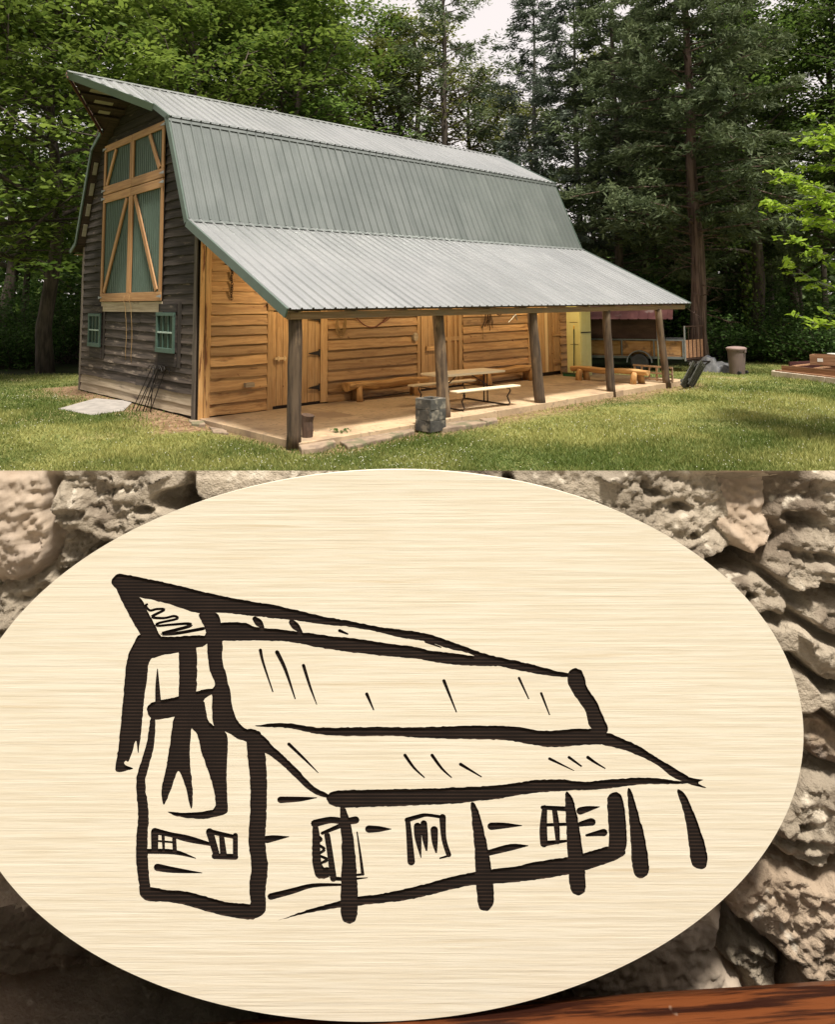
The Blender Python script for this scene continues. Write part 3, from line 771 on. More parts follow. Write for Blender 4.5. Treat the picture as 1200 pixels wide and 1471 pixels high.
# log benches: a split log on paired round legs
def log_bench(label, loc, rz, L, r=.15, h=.45, pairs=2):
    t = thing('log_bench', label, 'bench', loc, rz, 'rustic log benches on the patio')
    n = 12; V = []; F = []
    prof_ = [(math.cos(a), math.sin(a)) for a in np.linspace(math.pi, 2 * math.pi, 8)] + [(.93, .22), (.35, .30), (-.35, .30), (-.93, .22)]
    k = len(prof_)
    for i in range(n + 1):
        x = -L / 2 + L * i / n; rr = r * (1 + .10 * math.sin(i * 1.3 + L) + random.uniform(-.04, .04)); dz = .015 * math.sin(i * .9)
        for (y, z) in prof_: V.append((x, y * rr * 1.15, h - .05 + z * rr * .9 + dz + random.uniform(-.004, .004)))
    for i in range(n):
        for j in range(k):
            F.append((i * k + j, i * k + (j + 1) % k, (i + 1) * k + (j + 1) % k, (i + 1) * k + j))
    F.append(tuple(range(k))[::-1]); F.append(tuple(n * k + j for j in range(k)))
    MB().add(V, F).build('seat', MT['log'], t, smooth=False)
    for x in (-L * .36, L * .36):
        for s in (-1, 1):
            rr = random.uniform(.075, .095)
            MB().tube([(x + s * .05, s * .16, -.005), (x + s * .04, s * .13, .2), (x + s * .02, s * .09, h - .10)], [rr * 1.05, rr, rr * .95], 10).build('leg', MT['logv'], t, smooth=True)
    return t
log_bench('long rustic log bench against the porch siding below the rope coil', bp(4.72, -.36, 0), YAW - .09, 2.35, .16, .44)
log_bench('rustic log bench against the porch wall behind the picnic table', bp(9.2, -.36, 0), YAW, 2.6, .15, .44)
log_bench('rustic log bench standing across the far end of the patio by the broom', bp(11.3, -2.32, 0), YAW - 1.45, 2.3, .13, .40)

# flue blocks stacked three high
blk = None
for k in range(3):
    t = thing('flue_block', ['square hollow concrete block at the bottom of the three-block stack', 'square hollow concrete block in the middle of the three-block stack', 'square hollow concrete block on top of the three-block stack'][k], 'concrete block', bp(2.80, -3.86, -.105 + .2 * k), YAW + [.02, -.03, .03][k], 'stacked concrete flue blocks')
    mb = MB(); o, i = .205, .125
    vs_ = []
    for z in (0, .197):
        for r_ in (o, i):
            vs_ += [(-r_, -r_, z), (r_, -r_, z), (r_, r_, z), (-r_, r_, z)]
    F = []
    for q in range(4):
        q2 = (q + 1) % 4
        F += [(q, q2, 8 + q2, 8 + q), (4 + q2, 4 + q, 12 + q, 12 + q2), (8 + q, 8 + q2, 12 + q2, 12 + q), (q2, q, 4 + q, 4 + q2)]
    mb.add(vs_, F); mb.build('shell', MT['block'], t, bevel=.008)

# stump beside the corner post
p = bp(.44, -3.25, 0)
mb = MB().tube([(0, 0, 0), (.005, 0, .12), (-.01, .01, .26), (.01, 0, .37)], [.095, .10, .105, .115], 12)
tag(mb.build('wood_stump', MT['stump'], M=Matrix.Translation(p)), 'short dark wood stump standing beside the corner porch post', 'stump')
# lit bulbs under the porch roof, their warm light falls on the siding and floor
for k, a in enumerate((2.2, 6.4, 10.4)):
    b = -1.55; zr = Z1 + (b - B1) * sl_ - .075
    t = thing('porch_lamp', ['lit bulb lamp under the porch roof above the first plank door', 'lit bulb lamp under the porch roof above the picnic table', 'lit bulb lamp under the far end of the porch roof'][k], 'lamp', bp(a, b, zr), YAW, 'lit bulbs under the porch roof')
    MB().lathe([(.055, -.03), (.06, -.01), (.06, .03)], 14).build('socket', MT['white'], t)
    bm_ = bpy.data.materials.get('lit_bulb')
    if not bm_:
        bm_ = bpy.data.materials.new('lit_bulb'); bm_.use_nodes = True; pb2 = bm_.node_tree.nodes['Principled BSDF']; pb2.inputs['Emission Color'].default_value = (1, .70, .36, 1); pb2.inputs['Emission Strength'].default_value = 8
    MB().lathe([(.012, -.145), (.03, -.13), (.036, -.105), (.028, -.07), (.02, -.032)], 14).build('bulb', bm_, t, smooth=True)
    ld = bpy.data.lights.new('porch_bulb', 'POINT'); ld.energy = LAMP_W; ld.color = (1.0, .74, .42); ld.shadow_soft_size = .04
    lo_ = bpy.data.objects.new('bulb_light', ld); col.objects.link(lo_); lo_.parent = t; lo_.location = (0, 0, -.20)
# knots of wood and switch boxes fixed to the wall
def on_wall_thing(name, label, cat, mb, material, group=None, smooth=False):
    return tag(mb.build(name, material, M=Matrix.Translation(bp(0, 0, 0)) @ Matrix.Rotation(YAW, 4, 'Z'), smooth=smooth), label, cat, group)
q = on_wall(357, 553)
on_wall_thing('wood_block', 'small pale wood block fixed low on the porch siding', 'wood block', MB().box(q.x - .10, q.x + .10, -.16, -.03, q.z - .04, q.z + .05), MT['siding_pale'])
q = on_wall(596, 484)
mb = MB(); M_ = Matrix.Translation((q.x, -.03, q.z)) @ Matrix.Rotation(math.pi / 2, 4, 'X')
mb.prism([(.075 * math.cos(a), .11 * math.sin(a)) for a in np.linspace(0, 2 * math.pi, 17)[:-1]], 0, .10, M_)
on_wall_thing('wall_box', 'pale oval box with a dark centre on the siding beside a plank door', 'wall box', mb, MT['siding_pale'])
# rope coil
q = on_wall(490, 463)
mb = MB()
for k in range(5):
    pts = []
    for i in range(25):
        a = 2 * math.pi * i / 24
        pts.append((q.x + (.10 + .012 * k) * math.cos(a) + .01 * math.sin(k), -.075 - .012 * (k % 3), q.z + .05 + (.20 + .02 * k) * math.sin(a) - .03 * k))
    mb.tube(pts, .010, 5, cap=False)
mb.tube([(q.x + .02, -.03, q.z + .28), (q.x + .02, -.16, q.z + .29)], .012, 5)
on_wall_thing('rope_coil', 'coil of yellow rope hung on the porch siding', 'rope', mb, MT['rope'], smooth=True)
# dark red hose swag
pts = []
for i in range(15):
    u = 505 + 58 * i / 14; v = 444 + 26 * math.sin(math.pi * i / 14) ** .8
    l = on_wall(u, v, -.075); pts.append(l)
mb = MB().tube(pts, .014, 6)
pts2 = [Vector((x.x + .03, x.y - .02, x.z - .01 + .05 * math.sin(i))) for i, x in enumerate(pts[8:])]
mb.tube(pts2, .012, 6)
mb.tube([(pts[0].x, -.03, pts[0].z + .01), (pts[0].x, -.12, pts[0].z + .02)], .012, 5); mb.tube([(pts[-1].x, -.03, pts[-1].z + .01), (pts[-1].x, -.12, pts[-1].z + .02)], .012, 5)
on_wall_thing('hose', 'dark red hose hanging in a swag on the porch siding', 'hose', mb, MT['hose'], smooth=True)
# hammer-shaped hanger
q = on_wall(575, 453)
mb = MB().bar((q.x - .14, -.07, q.z + .05), (q.x + .16, -.07, q.z - .02), .022, .03); mb.bar((q.x - .12, -.07, q.z - .03), (q.x - .10, -.07, q.z + .11), .03, .035)
on_wall_thing('old_tool', 'small dark hammer-shaped old tool hung beside the hose', 'tool', mb, MT['iron'])
# chain near the barn corner
mb = MB(); q0 = on_wall(333, 384); q1 = on_wall(333, 432)
nl = 14
mb.tube([(q0.x - .14, -.03, q0.z + .06), (q0.x - .14, -.11, q0.z + .06), (q0.x, -.10, q0.z + .05)], .014, 6)
for i in range(nl):
    z = q0.z + (q1.z - q0.z) * i / nl; c = Vector((q0.x + .01 * math.sin(i), -.09, z)); h = (q0.z - q1.z) / nl * .72
    ps = [(c.x + (.022 * math.cos(a) if i % 2 else 0), c.y + (0 if i % 2 else .022 * math.cos(a)), c.z + h * math.sin(a)) for a in np.linspace(0, 2 * math.pi, 11)]
    mb.tube(ps, .009, 5, cap=False)
on_wall_thing('chain', 'rusty chain hanging from a hook near the barn corner', 'chain', mb, MT['rust'], smooth=True)
# horse-tack bunch and a thin tool on the middle section
q = on_wall(703, 452); mb = MB()
for k in range(9):
    a = random.uniform(-.9, .9); L = random.uniform(.2, .55)
    mb.tube([(q.x + .02 * k - .1, -.06, q.z + .15), (q.x + .02 * k - .1 + .15 * a, -.09, q.z - .5 * L), (q.x + .02 * k - .1 + .3 * a, -.075, q.z - L)], .009, 4)
mb.tube([(q.x - .12, -.03, q.z + .15), (q.x + .12, -.08, q.z + .15)], .02, 5)
on_wall_thing('old_tack', 'tangled bunch of old tack straps hung on the porch siding', 'tack', mb, MT['rust'])
q0 = on_wall(692, 447); q1 = on_wall(695, 487)
on_wall_thing('hanging_cord', 'thin pale cord hanging straight down beside the tack straps', 'cord', MB().tube([(q0.x, -.03, q0.z), (q0.x, -.07, q0.z - .02), (q1.x, -.07, q1.z)], .009, 5), MT['rope'])
q = on_wall(718, 447); mb = MB()
mb.tube([(q.x + .16 * math.cos(a), -.07, q.z + .03 + .14 * math.sin(a)) for a in np.linspace(math.pi * 1.02, 2 * math.pi * .99, 12)], .016, 6)
mb.tube([(q.x - .16, -.03, q.z + .03), (q.x - .16, -.08, q.z + .04)], .012, 5)
on_wall_thing('iron_hoop', 'half-round dark iron hoop hung on the porch siding', 'hoop', mb, MT['rust'], smooth=True)
q0 = on_wall(731, 463); q1 = on_wall(741, 452); q2 = on_wall(738, 446); q3 = on_wall(744, 460)
mb = MB().tube([(q0.x, -.08, q0.z), (q1.x, -.08, q1.z)], .014, 6); mb.tube([(q2.x, -.03, q2.z), (q2.x, -.08, q2.z), (q1.x, -.08, q1.z), (q3.x, -.08, q3.z)], .011, 6)
on_wall_thing('hand_sickle', 'thin forked hand tool with a pale handle hung on the siding', 'tool', mb, MT['steel'])
# tall yellow cabinet at the far end and the broom leaning on it
t = thing('metal_cabinet', 'tall pale yellow metal cabinet at the far end of the porch', 'cabinet', bp(11.93, -.95, 0), YAW)
MB().box(0, .58, 0, .50, .0, 2.12).build('body', MT['yellow'], t, bevel=.01)
MB().box(.05, .285, -.014, -.001, .06, 2.08).build('door', MT['yellow'], t); MB().box(.292, .53, -.014, -.001, .06, 2.08).build('door', MT['yellow'], t)
MB().box(.02, .56, -.034, -.013, 1.30, 1.335).build('hasp', MT['iron'], t)
for z in (.95, 1.62):
    MB().box(-.014, -.001, .08, .36, z, z + .012).build('hinge_rod', MT['rust'], t)
t = thing('push_broom', 'push broom with green bristles and yellow-tipped pole leaning on the cabinet', 'broom', bp(11.80, -.80, 0), YAW)
MB().tube([(-.03, 0, .09), (.112, .06, 1.42)], .016, 7).build('pole', MT['greenpole'], t, smooth=True)
MB().tube([(.112, .06, 1.42), (.121, .064, 1.53)], .017, 7).build('grip', MT['broomy'], t, smooth=True)
MB().box(-.075, .015, -.40, .40, .07, .11).build('head', MT['greenpole'], t)
mb = MB()
for i in range(40):
    for j in range(4):
        x = -.065 + .023 * j; y = -.39 + .0195 * i
        mb.box(x, x + .016, y, y + .014, 0, .07)
mb.build('bristles', MT['broom'], t)['kind'] = 'stuff'
# low lattice at the end of the slab
pa, pb = bp(12.45, -2.45, 0), bp(12.30, -3.70, 0)
t = thing('wood_lattice', 'low tan wooden lattice panel standing at the end of the patio', 'lattice', pa, math.atan2((pb - pa).y, (pb - pa).x)); Lx = (pb - pa).length
for i in range(6): MB().box(Lx * i / 5 - .025, Lx * i / 5 + .025, -.015, .015, .0, .42).build('slat', MT['lattice'], t)
for z in (.02, .20, .38): MB().box(-.03, Lx + .03, -.04, -.0155, z, z + .05).build('rail', MT['lattice'], t)
# dark pallets leaning on the last post
for k in range(2):
    t = thing('wood_pallet', ['charcoal slatted pallet leaning on the last porch post', 'second charcoal slatted pallet leaning outside the first one'][k], 'pallet', bp(12.30 + .34 * k, -4.02 - .05 * k, -.125), YAW + .12)
    Mt = Matrix.Rotation(R(-38), 4, 'Y') if False else Matrix.Rotation(R(24), 4, 'X') @ Matrix.Rotation(R(20), 4, 'Y')
    for i in range(5 if k == 0 else 4):
        MB().box(-.42 + .17 * i, -.42 + .17 * i + .12, -.012, .012, 0, .74, Mt).build('slat', MT['dark_slat'], t)
    for z in (.08, .60):
        MB().box(-.44, .42 if k == 0 else .25, .0125, .05, z, z + .08, Mt).build('rail', MT['dark_slat'], t)

# ------------------------------------------------------------------ beside the gable
POLYPAD = [on_z(u, v, .0) for u, v in ((83, 588), (137, 573), (191, 577), (178, 590), (132, 597))]
mb = MB().prism([(q.x, q.y) for q in POLYPAD][::-1], -.09, .018)
tag(mb.build('concrete_pad', MT['grey_conc'], bevel=.01), 'grey concrete pad in the grass at the foot of the dark gable', 'concrete pad')
for k in range(9):
    f = k / 8
    base = bp(-.50 + .22 * f + .03 * math.sin(k * 2.0), 2.06 - .50 * f, 0)
    zb = gzs(base.x, base.y) - .03
    t = MB(); h = .98 + .03 * math.cos(k * 2.2); lean = .34 - .16 * f + .03 * math.sin(k)
    ps = [(0, 0, 0), (lean * .55, -.10, h * .5), (lean * .95, -.19, h * .88), (lean, -.23, h * .96), (lean, -.30, h), (lean, -.40 - .02 * k % .05, h - .01), (lean - .02, -.47, h - .10)]
    if k == 8: ps = [(0, 0, 0), (.02, -.01, h * .5), (.04, -.01, h * .93), (.05, .05, h), (.05, .22, h + .01), (.05, .30, h - .04)]
    t.tube(ps, .0105, 6)
    tag(t.build('bent_rod', MT['iron'], M=Matrix.Translation((base.x, base.y, zb)) @ Matrix.Rotation(YAW, 4, 'Z'), smooth=True), 'black bent iron rod leaning against the dark gable siding' if k < 8 else 'upright black bent iron rod at the end of the leaning rods', 'iron rod', 'bent iron rods leaning on the gable')
# flat stones edging the patio
def flat_stone(pix, z0, th, label):
    ps = [on_z(u, v, z0 + th) for u, v in pix]; c = sum(ps, Vector()) / len(ps)
    n = 14; out = []
    import itertools
    L = len(ps)
    for i in range(L):
        for f in (0, .34, .67):
            q = ps[i].lerp(ps[(i + 1) % L], f); d = (q - c); out.append((q.x - c.x + random.uniform(-.02, .02), q.y - c.y + random.uniform(-.02, .02)))
    ar = sum(out[i][0] * out[(i + 1) % len(out)][1] - out[(i + 1) % len(out)][0] * out[i][1] for i in range(len(out)))
    if ar < 0: out = out[::-1]
    o = MB().prism(out, 0, th + .05).build('flat_stone', MT['flatstone'], bevel=.02, M=Matrix.Translation((c.x, c.y, z0 - .05)))
    tag(o, label, 'stone', 'flat stones along the patio edge')
flat_stone([(426, 636), (445, 628), (478, 627), (482, 634), (462, 642), (432, 645)], -.13, .10, 'mossy flat stone at the foot of the corner post')
flat_stone([(486, 632), (530, 621), (590, 614), (597, 618), (560, 628), (500, 641)], -.13, .06, 'long buff flat stone lying in front of the concrete block stack')
flat_stone([(628, 609), (660, 604), (690, 603), (700, 606), (668, 611), (632, 615)], -.13, .08, 'flat stone beside the second porch post')
flat_stone([(690, 601), (712, 599), (716, 603), (700, 606)], -.13, .07, 'small dark flat stone in front of the picnic table')
flat_stone([(270, 602), (292, 604), (296, 609), (276, 608)], -.07, .05, 'small buff stone at the corner of the barn')
flat_stone([(300, 612), (322, 616), (330, 622), (308, 620)], -.11, .04, 'pale stone chip along the end edge of the patio')

# ------------------------------------------------------------------ yard to the right of the barn
p = on_z(1060, 536, -.09)
t = thing('trash_can', 'tapered brown plastic trash can with a lighter lid on the lawn', 'trash can', (p.x, p.y, gzs(p.x, p.y)), .6)
MB().lathe([(.225, 0), (.235, .01), (.275, .74), (.30, .745), (.305, .80)], 24).build('body', MT['bin'], t, smooth=False)
MB().lathe([(.315, .79), (.318, .83), (.26, .865), (.10, .885), (.02, .888)], 24).build('lid', MT['binlid'], t)
MB().box(-.04, .04, -.33, -.29, .70, .78).build('handle', MT['bin'], t)
MB().tube([(.16, -.20, .06), (.24, -.20, .06)], .055, 10).build('wheel', MT['rubber'], t); MB().tube([(-.24, -.20, .06), (-.16, -.20, .06)], .055, 10).build('wheel', MT['rubber'], t)
# crumpled tarp
p = (on_z(1012, 531, -.09) + on_z(1048, 534, -.09)) / 2
nx, ny = 30, 18; X, Y = np.meshgrid(np.linspace(-.75, .75, nx), np.linspace(-.45, .45, ny))
r2 = (X / .75) ** 2 + (Y / .45) ** 2
Z = np.clip(1 - r2, 0, 1) ** .6 * (.30 + .16 * (X < 0)) + np.abs(fbm(X * 3, Y * 3, 5, 4)) * .55 * np.clip(1.1 - r2, 0, 1) - .02
i = np.arange(nx * ny).reshape(ny, nx)
me = np_mesh('tarp', np.c_[X.ravel() + .1 * fbm(Y.ravel() * 4, X.ravel() * 4, 9), Y.ravel(), Z.ravel()], np.c_[i[:-1, :-1].ravel(), i[:-1, 1:].ravel(), i[1:, 1:].ravel(), i[1:, :-1].ravel()])
o = link('tarp', me, MT['tarp'], M=Matrix.Translation((p.x, p.y, gzs(p.x, p.y))) @ Matrix.Rotation(-.4, 4, 'Z'), smooth=True); tag(o, 'crumpled grey tarp heaped between the cedar trunk and the trash can', 'tarp')

# shelter, trailer and its load
TP = Vector((8.85, 24.4, 0)); TD = Vector((-.93, .36, 0)).normalized(); TN = Vector((TD.y * -1, TD.x, 0)) * -1
zt = gzs(7.5, 24.8)
tr = tag(empty('utility_trailer', (TP.x, TP.y, zt), math.atan2(TD.y, TD.x)), 'old utility trailer with plywood sides and a grey fender under the red roof', 'trailer')
# local x forward along the trailer, local -y away from the camera (rotated axes), width 1.25
Wd = 1.2
mb = MB()
mb.box(0, 3.1, -.04, .02, .42, .50); mb.box(0, 3.1, -Wd - .02, -Wd + .04, .42, .50); mb.box(0, .06, -Wd, 0, .42, .50); mb.box(3.04, 3.1, -Wd, 0, .42, .50)
mb.tube([(3.1, -Wd * .5, .45), (4.1, -Wd * .5, .45)], .04, 6); mb.build('chassis', MT['fender'], tr)
MB().box(.02, 3.08, -Wd + .02, -.02, .50, .53).build('floor', MT['ply'], tr)
for k in range(3):
    x0 = .05 + k * 1.0
    MB().box(x0, x0 + .98, -.035, -.012, .55, 1.0).build('side_board', MT['ply'], tr)
    MB().box(x0, x0 + .98, -Wd + .012, -Wd + .035, .55, 1.0).build('side_board', MT['ply'], tr)
MB().box(3.0, 3.03, -Wd + .05, -.05, .55, 1.0).build('side_board', MT['ply'], tr)
for x in (.03, .95, 2.0, 3.05):
    for y in (0, -Wd):
        MB().box(x - .02, x + .02, y - .02 + (.025 if y == 0 else -.025), y + .02 + (.025 if y == 0 else -.025), .44, 1.06).build('stake', MT['fender'], tr)
for y in (.025, -Wd - .025):
    MB().box(0, 3.08, y - .022, y + .022, 1.03, 1.075).build('top_rail', MT['fender'], tr)
for y, s in ((.14, 1), (-Wd - .14, -1)):
    wh = empty('wheel', parent=tr); wh.location = (1.42, y, .30)
    Mw = Matrix.Rotation(math.pi / 2, 4, 'X')
    m0 = MB().lathe([(.17, -.09), (.27, -.10), (.30, -.07), (.30, .07), (.27, .10), (.17, .09)], 22); MB().add([Mw @ Vector(q) for q in m0.v], m0.f).build('tyre', MT['rubber'], wh, smooth=True)
    m0 = MB().lathe([(.175, -.06), (.175, .06), (.14, .072), (.07, .055), (.05, .075), (.02, .076)], 18); MB().add([Mw @ Vector((q[0], q[1], q[2] * (-1) * s)) for q in m0.v], m0.f).build('rim', MT['rim'], wh)
    ps = [(1.42 + .40 * math.cos(a), y, .32 + .37 * math.sin(a)) for a in np.linspace(-.05, math.pi + .05, 13)]
    mb = MB()
    for i in range(12): mb.bar(ps[i], ps[i + 1], .26, .025, up=Vector((math.cos(math.pi * (i + .5) / 12), 0, math.sin(math.pi * (i + .5) / 12))))
    mb.build('fender', MT['fender'], tr)
gt = empty('ramp_gate', parent=tr); gt.rotation_euler = (0, 0, R(-30))
MB().box(-.06, -.02, -.02, .02, .36, 1.52).build('gate_post', MT['steel'], gt); MB().box(-.06, -.02, -Wd - .02, -Wd + .02, .36, 1.52).build('gate_post', MT['rust'], gt)
for z in (.40, 1.48): MB().box(-.055, -.025, -Wd + .02, -.02, z, z + .04).build('gate_rail', MT['rust'], gt)
for k in range(1, 5): MB().box(-.05, -.03, -Wd * k / 5 - .012, -Wd * k / 5 + .012, .44, 1.48).build('gate_bar', MT['rust'], gt)
MB().box(-.028, -.018, -Wd + .05, -.05, .46, 1.05).build('gate_panel', MT['oldplank'], gt)
MB().bar((-.10, .0, .36), (-.55, -.9, .33), .05, .05).build('gate_foot', MT['iron'], gt)
bx = tag(empty('panelled_box', (TP + TD * .72).to_tuple()[:2] + (zt,), math.atan2(TD.y, TD.x)), 'long dark brown panelled box loaded on the trailer', 'box')
for k in range(2): MB().box(.02, 2.75, -.14, -.10, 1.078 + .37 * k, 1.078 + .37 * k + .362).build('panel', MT['brownpanel'], bx)
MB().box(.0, .0195, -1.0, -.06, 1.078, 1.82).build('end_panel', MT['oldplank'], bx); MB().box(2.7505, 2.77, -1.0, -.1, 1.078, 1.82).build('end_panel', MT['brownpanel'], bx)
MB().box(.02, 2.75, -1.0, -.97, 1.078, 1.81).build('panel', MT['brownpanel'], bx); MB().box(.02, 2.75, -.969, -.141, 1.078, 1.10).build('bottom', MT['brownpanel'], bx)
sh = tag(empty('lean_to_shelter', (TP.x, TP.y, zt), math.atan2(TD.y, TD.x)), 'low shelter with a dark red metal roof on thin steel poles over the trailer', 'shelter')
for x, y, h in ((.80, .38, 1.86), (3.6, .38, 1.86), (.80, -1.7, 2.55), (3.6, -1.7, 2.55)):
    MB().tube([(x, y, -.05), (x, y, h)], .028, 8).build('pole', MT['steel'], sh, smooth=True)
for k in range(6):
    x0 = .30 + .62 * k; V = []; F = []
    xs = [(0, 0), (.12, 0), (.135, .02), (.165, .02), (.18, 0), (.42, 0), (.435, .02), (.465, .02), (.48, 0), (.62, 0)]
    jag = random.uniform(-.05, .08)
    for x, d in xs: V += [(x0 + x, .66 + jag, 1.76 + d + .004 * (k % 2)), (x0 + x, -1.95, 2.64 + d + .004 * (k % 2))]
    F = [(2 * i, 2 * i + 1, 2 * i + 3, 2 * i + 2) for i in range(len(xs) - 1)]
    MB().add(V, F).build('roof_sheet', MT['redroof'], sh)
for y, z in ((.38, 1.81), (-1.7, 2.53)): MB().bar((.3, y, z), (4.0, y, z), .05, .05).build('roof_beam', MT['steel'], sh)
# raised bed edged with concrete blocks
c0 = on_z(1109, 540, -.09); c1 = on_z(1215, 553, -.09); d = (c1 - c0).normalized(); nrm = Vector((-d.y, d.x, 0))
if nrm.x < 0: nrm = -nrm
L = (c1 - c0).length; nb = 7
def edge_block(p, ang, label):
    o = MB().box(0, .392, 0, .19, 0, .19).build('edging_block', MT['blockpale'], M=Matrix.Translation((p.x, p.y, gzs(p.x, p.y) - .02)) @ Matrix.Rotation(ang, 4, 'Z'), bevel=.01)
    tag(o, label, 'concrete block', 'pale blocks edging the raised bed')
ang = math.atan2(d.y, d.x)
for k in range(nb):
    q = c0 + d * (.4 * k); edge_block(q + (nrm * 0 if True else 0), ang + random.uniform(-.03, .03), 'pale concrete block edging the raised bed of brown planks')
for k in range(4):
    q = c0 + nrm * (.22 + .40 * k) - d * .02; edge_block(q, ang + math.pi / 2 * (1 if nrm.dot(Vector((-d.y, d.x, 0))) > 0 else -1), 'pale concrete block edging the raised bed of brown planks')
sgn_ = 1 if nrm.dot(Vector((-d.y, d.x, 0))) > 0 else -1
bed = tag(empty('raised_bed', (c0.x, c0.y, gzs(c0.x, c0.y)), ang), 'raised garden bed boxed in with brown lumber behind pale blocks', 'raised bed')
MB().box(.25, 3.4, *sorted((sgn_ * .26, sgn_ * 1.75)), -.02, .20).build('soil', mat('garden_soil', (.05, .035, .025), (.10, .07, .05), .95, scale=(6, 6, 6), bump=.8, bdist=.05), bed)
board(bed, 'lumber', (.22, sgn_ * .24, .16), (3.4, sgn_ * .24, .20), (0, 0, 1), .19, .05, MT['oldplank'])
board(bed, 'lumber', (.05, sgn_ * .10, .172), (2.6, sgn_ * .02, .172), (0, sgn_, 0), .14, .035, MT['oldplank'])
board(bed, 'lumber', (.4, sgn_ * 1.70, .15), (3.0, sgn_ * 1.70, .15), (0, 0, 1), .28, .05, MT['oldplank'])
board(bed, 'lumber', (.30, sgn_ * .4, .205), (.30, sgn_ * 1.6, .205), (0, 0, 1), .26, .05, MT['redroof'])
for k in range(3): board(bed, 'lumber', (.5 + .8 * k, sgn_ * .3, .37 + .002 * k), (.45 + .8 * k, sgn_ * 1.7, .43), (1, 0, 0), .16, .03, MT['oldplank'])
p = c0 + d * 1.15 + nrm * .95
t = thing('wooden_box', 'small open brown wooden box sitting on the raised bed', 'box', (p.x, p.y, bed.location.z + .42), ang + .5)
for (x0, x1, y0, y1) in ((-.36, .36, -.24, -.22), (-.36, .36, .22, .24), (-.36, -.34, -.219, .219), (.34, .36, -.219, .219)):
    MB().box(x0, x1, y0, y1, 0, .30).build('side', MT['oldplank'], t)
MB().box(-.34, .34, -.219, .219, .0, .02).build('bottom', MT['oldplank'], t); MB().box(-.15, .0, -.2462, -.2402, .1, .2).build('paper_label', MT['white'], t)
p = on_plane(1199, 524, Vector((0, 0, bed.location.z + .22)), Vector((0, 0, 1)))
t = thing('white_bucket', 'white plastic bucket standing by the raised bed', 'bucket', on_z(1199, 530, -.08).to_tuple()[:2] + (-.10,), 0)
MB().lathe([(.15, 0), (.165, .46), (.178, .465), (.178, .50), (.165, .52)], 20).build('pail', MT['white'], t); MB().lathe([(.185, .505), (.185, .535), (.15, .545)], 20).build('lid', MT['white'], t)

# ------------------------------------------------------------------ stone wall close to the viewer, with the plaque leaning on it
DW = 0.5
EX = RIGHT.copy()
NW = Vector((0, -1, 0)); NW = (NW - EX * NW.dot(EX)).normalized()
EY = NW.cross(EX)
WO = CAM + Vector((0, 1, 0)) * DW
MW = Matrix((EX, EY, NW)).transposed().to_4x4(); MW.translation = WO
MWI = MW.inverted()

def wl(u, v, n=0.0):
    """pixel -> local x, y on the wall plane moved n towards the viewer"""
    q = MWI @ on_plane(u, v, WO + NW * n, NW); return q.x, q.y
YTOP = wl(600, 676)[1]
YLED = wl(600, 1500)[1]
YBOT = (MWI @ Vector((0, DW, -.25))).y
ECX, ECY, EA, EB, EROT = 549.3, 1071.3, 606.3, 396.0, math.atan2(-.0432, .999)

wall = empty('stone_wall'); wall.matrix_world = MW
tag(wall, 'rough buff stone wall behind the oval wooden plaque', 'wall')
stoneM = [mat('stone_rough', (0.25, 0.210, 0.160), (0.45, 0.385, 0.300), 0.95, scale=(22, 22, 22), detail=9, bump=1.0, bumpscale=(210, 210, 210), bdist=0.0035, vary=.10, c3=(0.17, 0.135, 0.10), c3scale=11, c3lo=.54, c3hi=.66, c4=(0.53, 0.47, 0.38), c4scale=70, c4lo=.60, c4hi=.7),
          mat('stone_smooth', (0.37, 0.285, 0.21), (0.48, 0.40, 0.32), 0.95, scale=(14, 14, 14), detail=9, bump=0.6, bumpscale=(140, 140, 140), bdist=0.0012, vary=.08, c3=(0.36, 0.29, 0.23), c3scale=16, c3lo=.52, c3hi=.66),
          mat('stone_brown', (0.22, 0.165, 0.115), (0.37, 0.29, 0.215), 0.95, scale=(16, 16, 16), detail=9, bump=1.0, bumpscale=(190, 190, 190), bdist=0.003, vary=.10, c3=(0.16, 0.125, 0.10), c3scale=14, c3lo=.54, c3hi=.68, c4=(0.50, 0.44, 0.36), c4scale=60, c4lo=.62, c4hi=.72)]
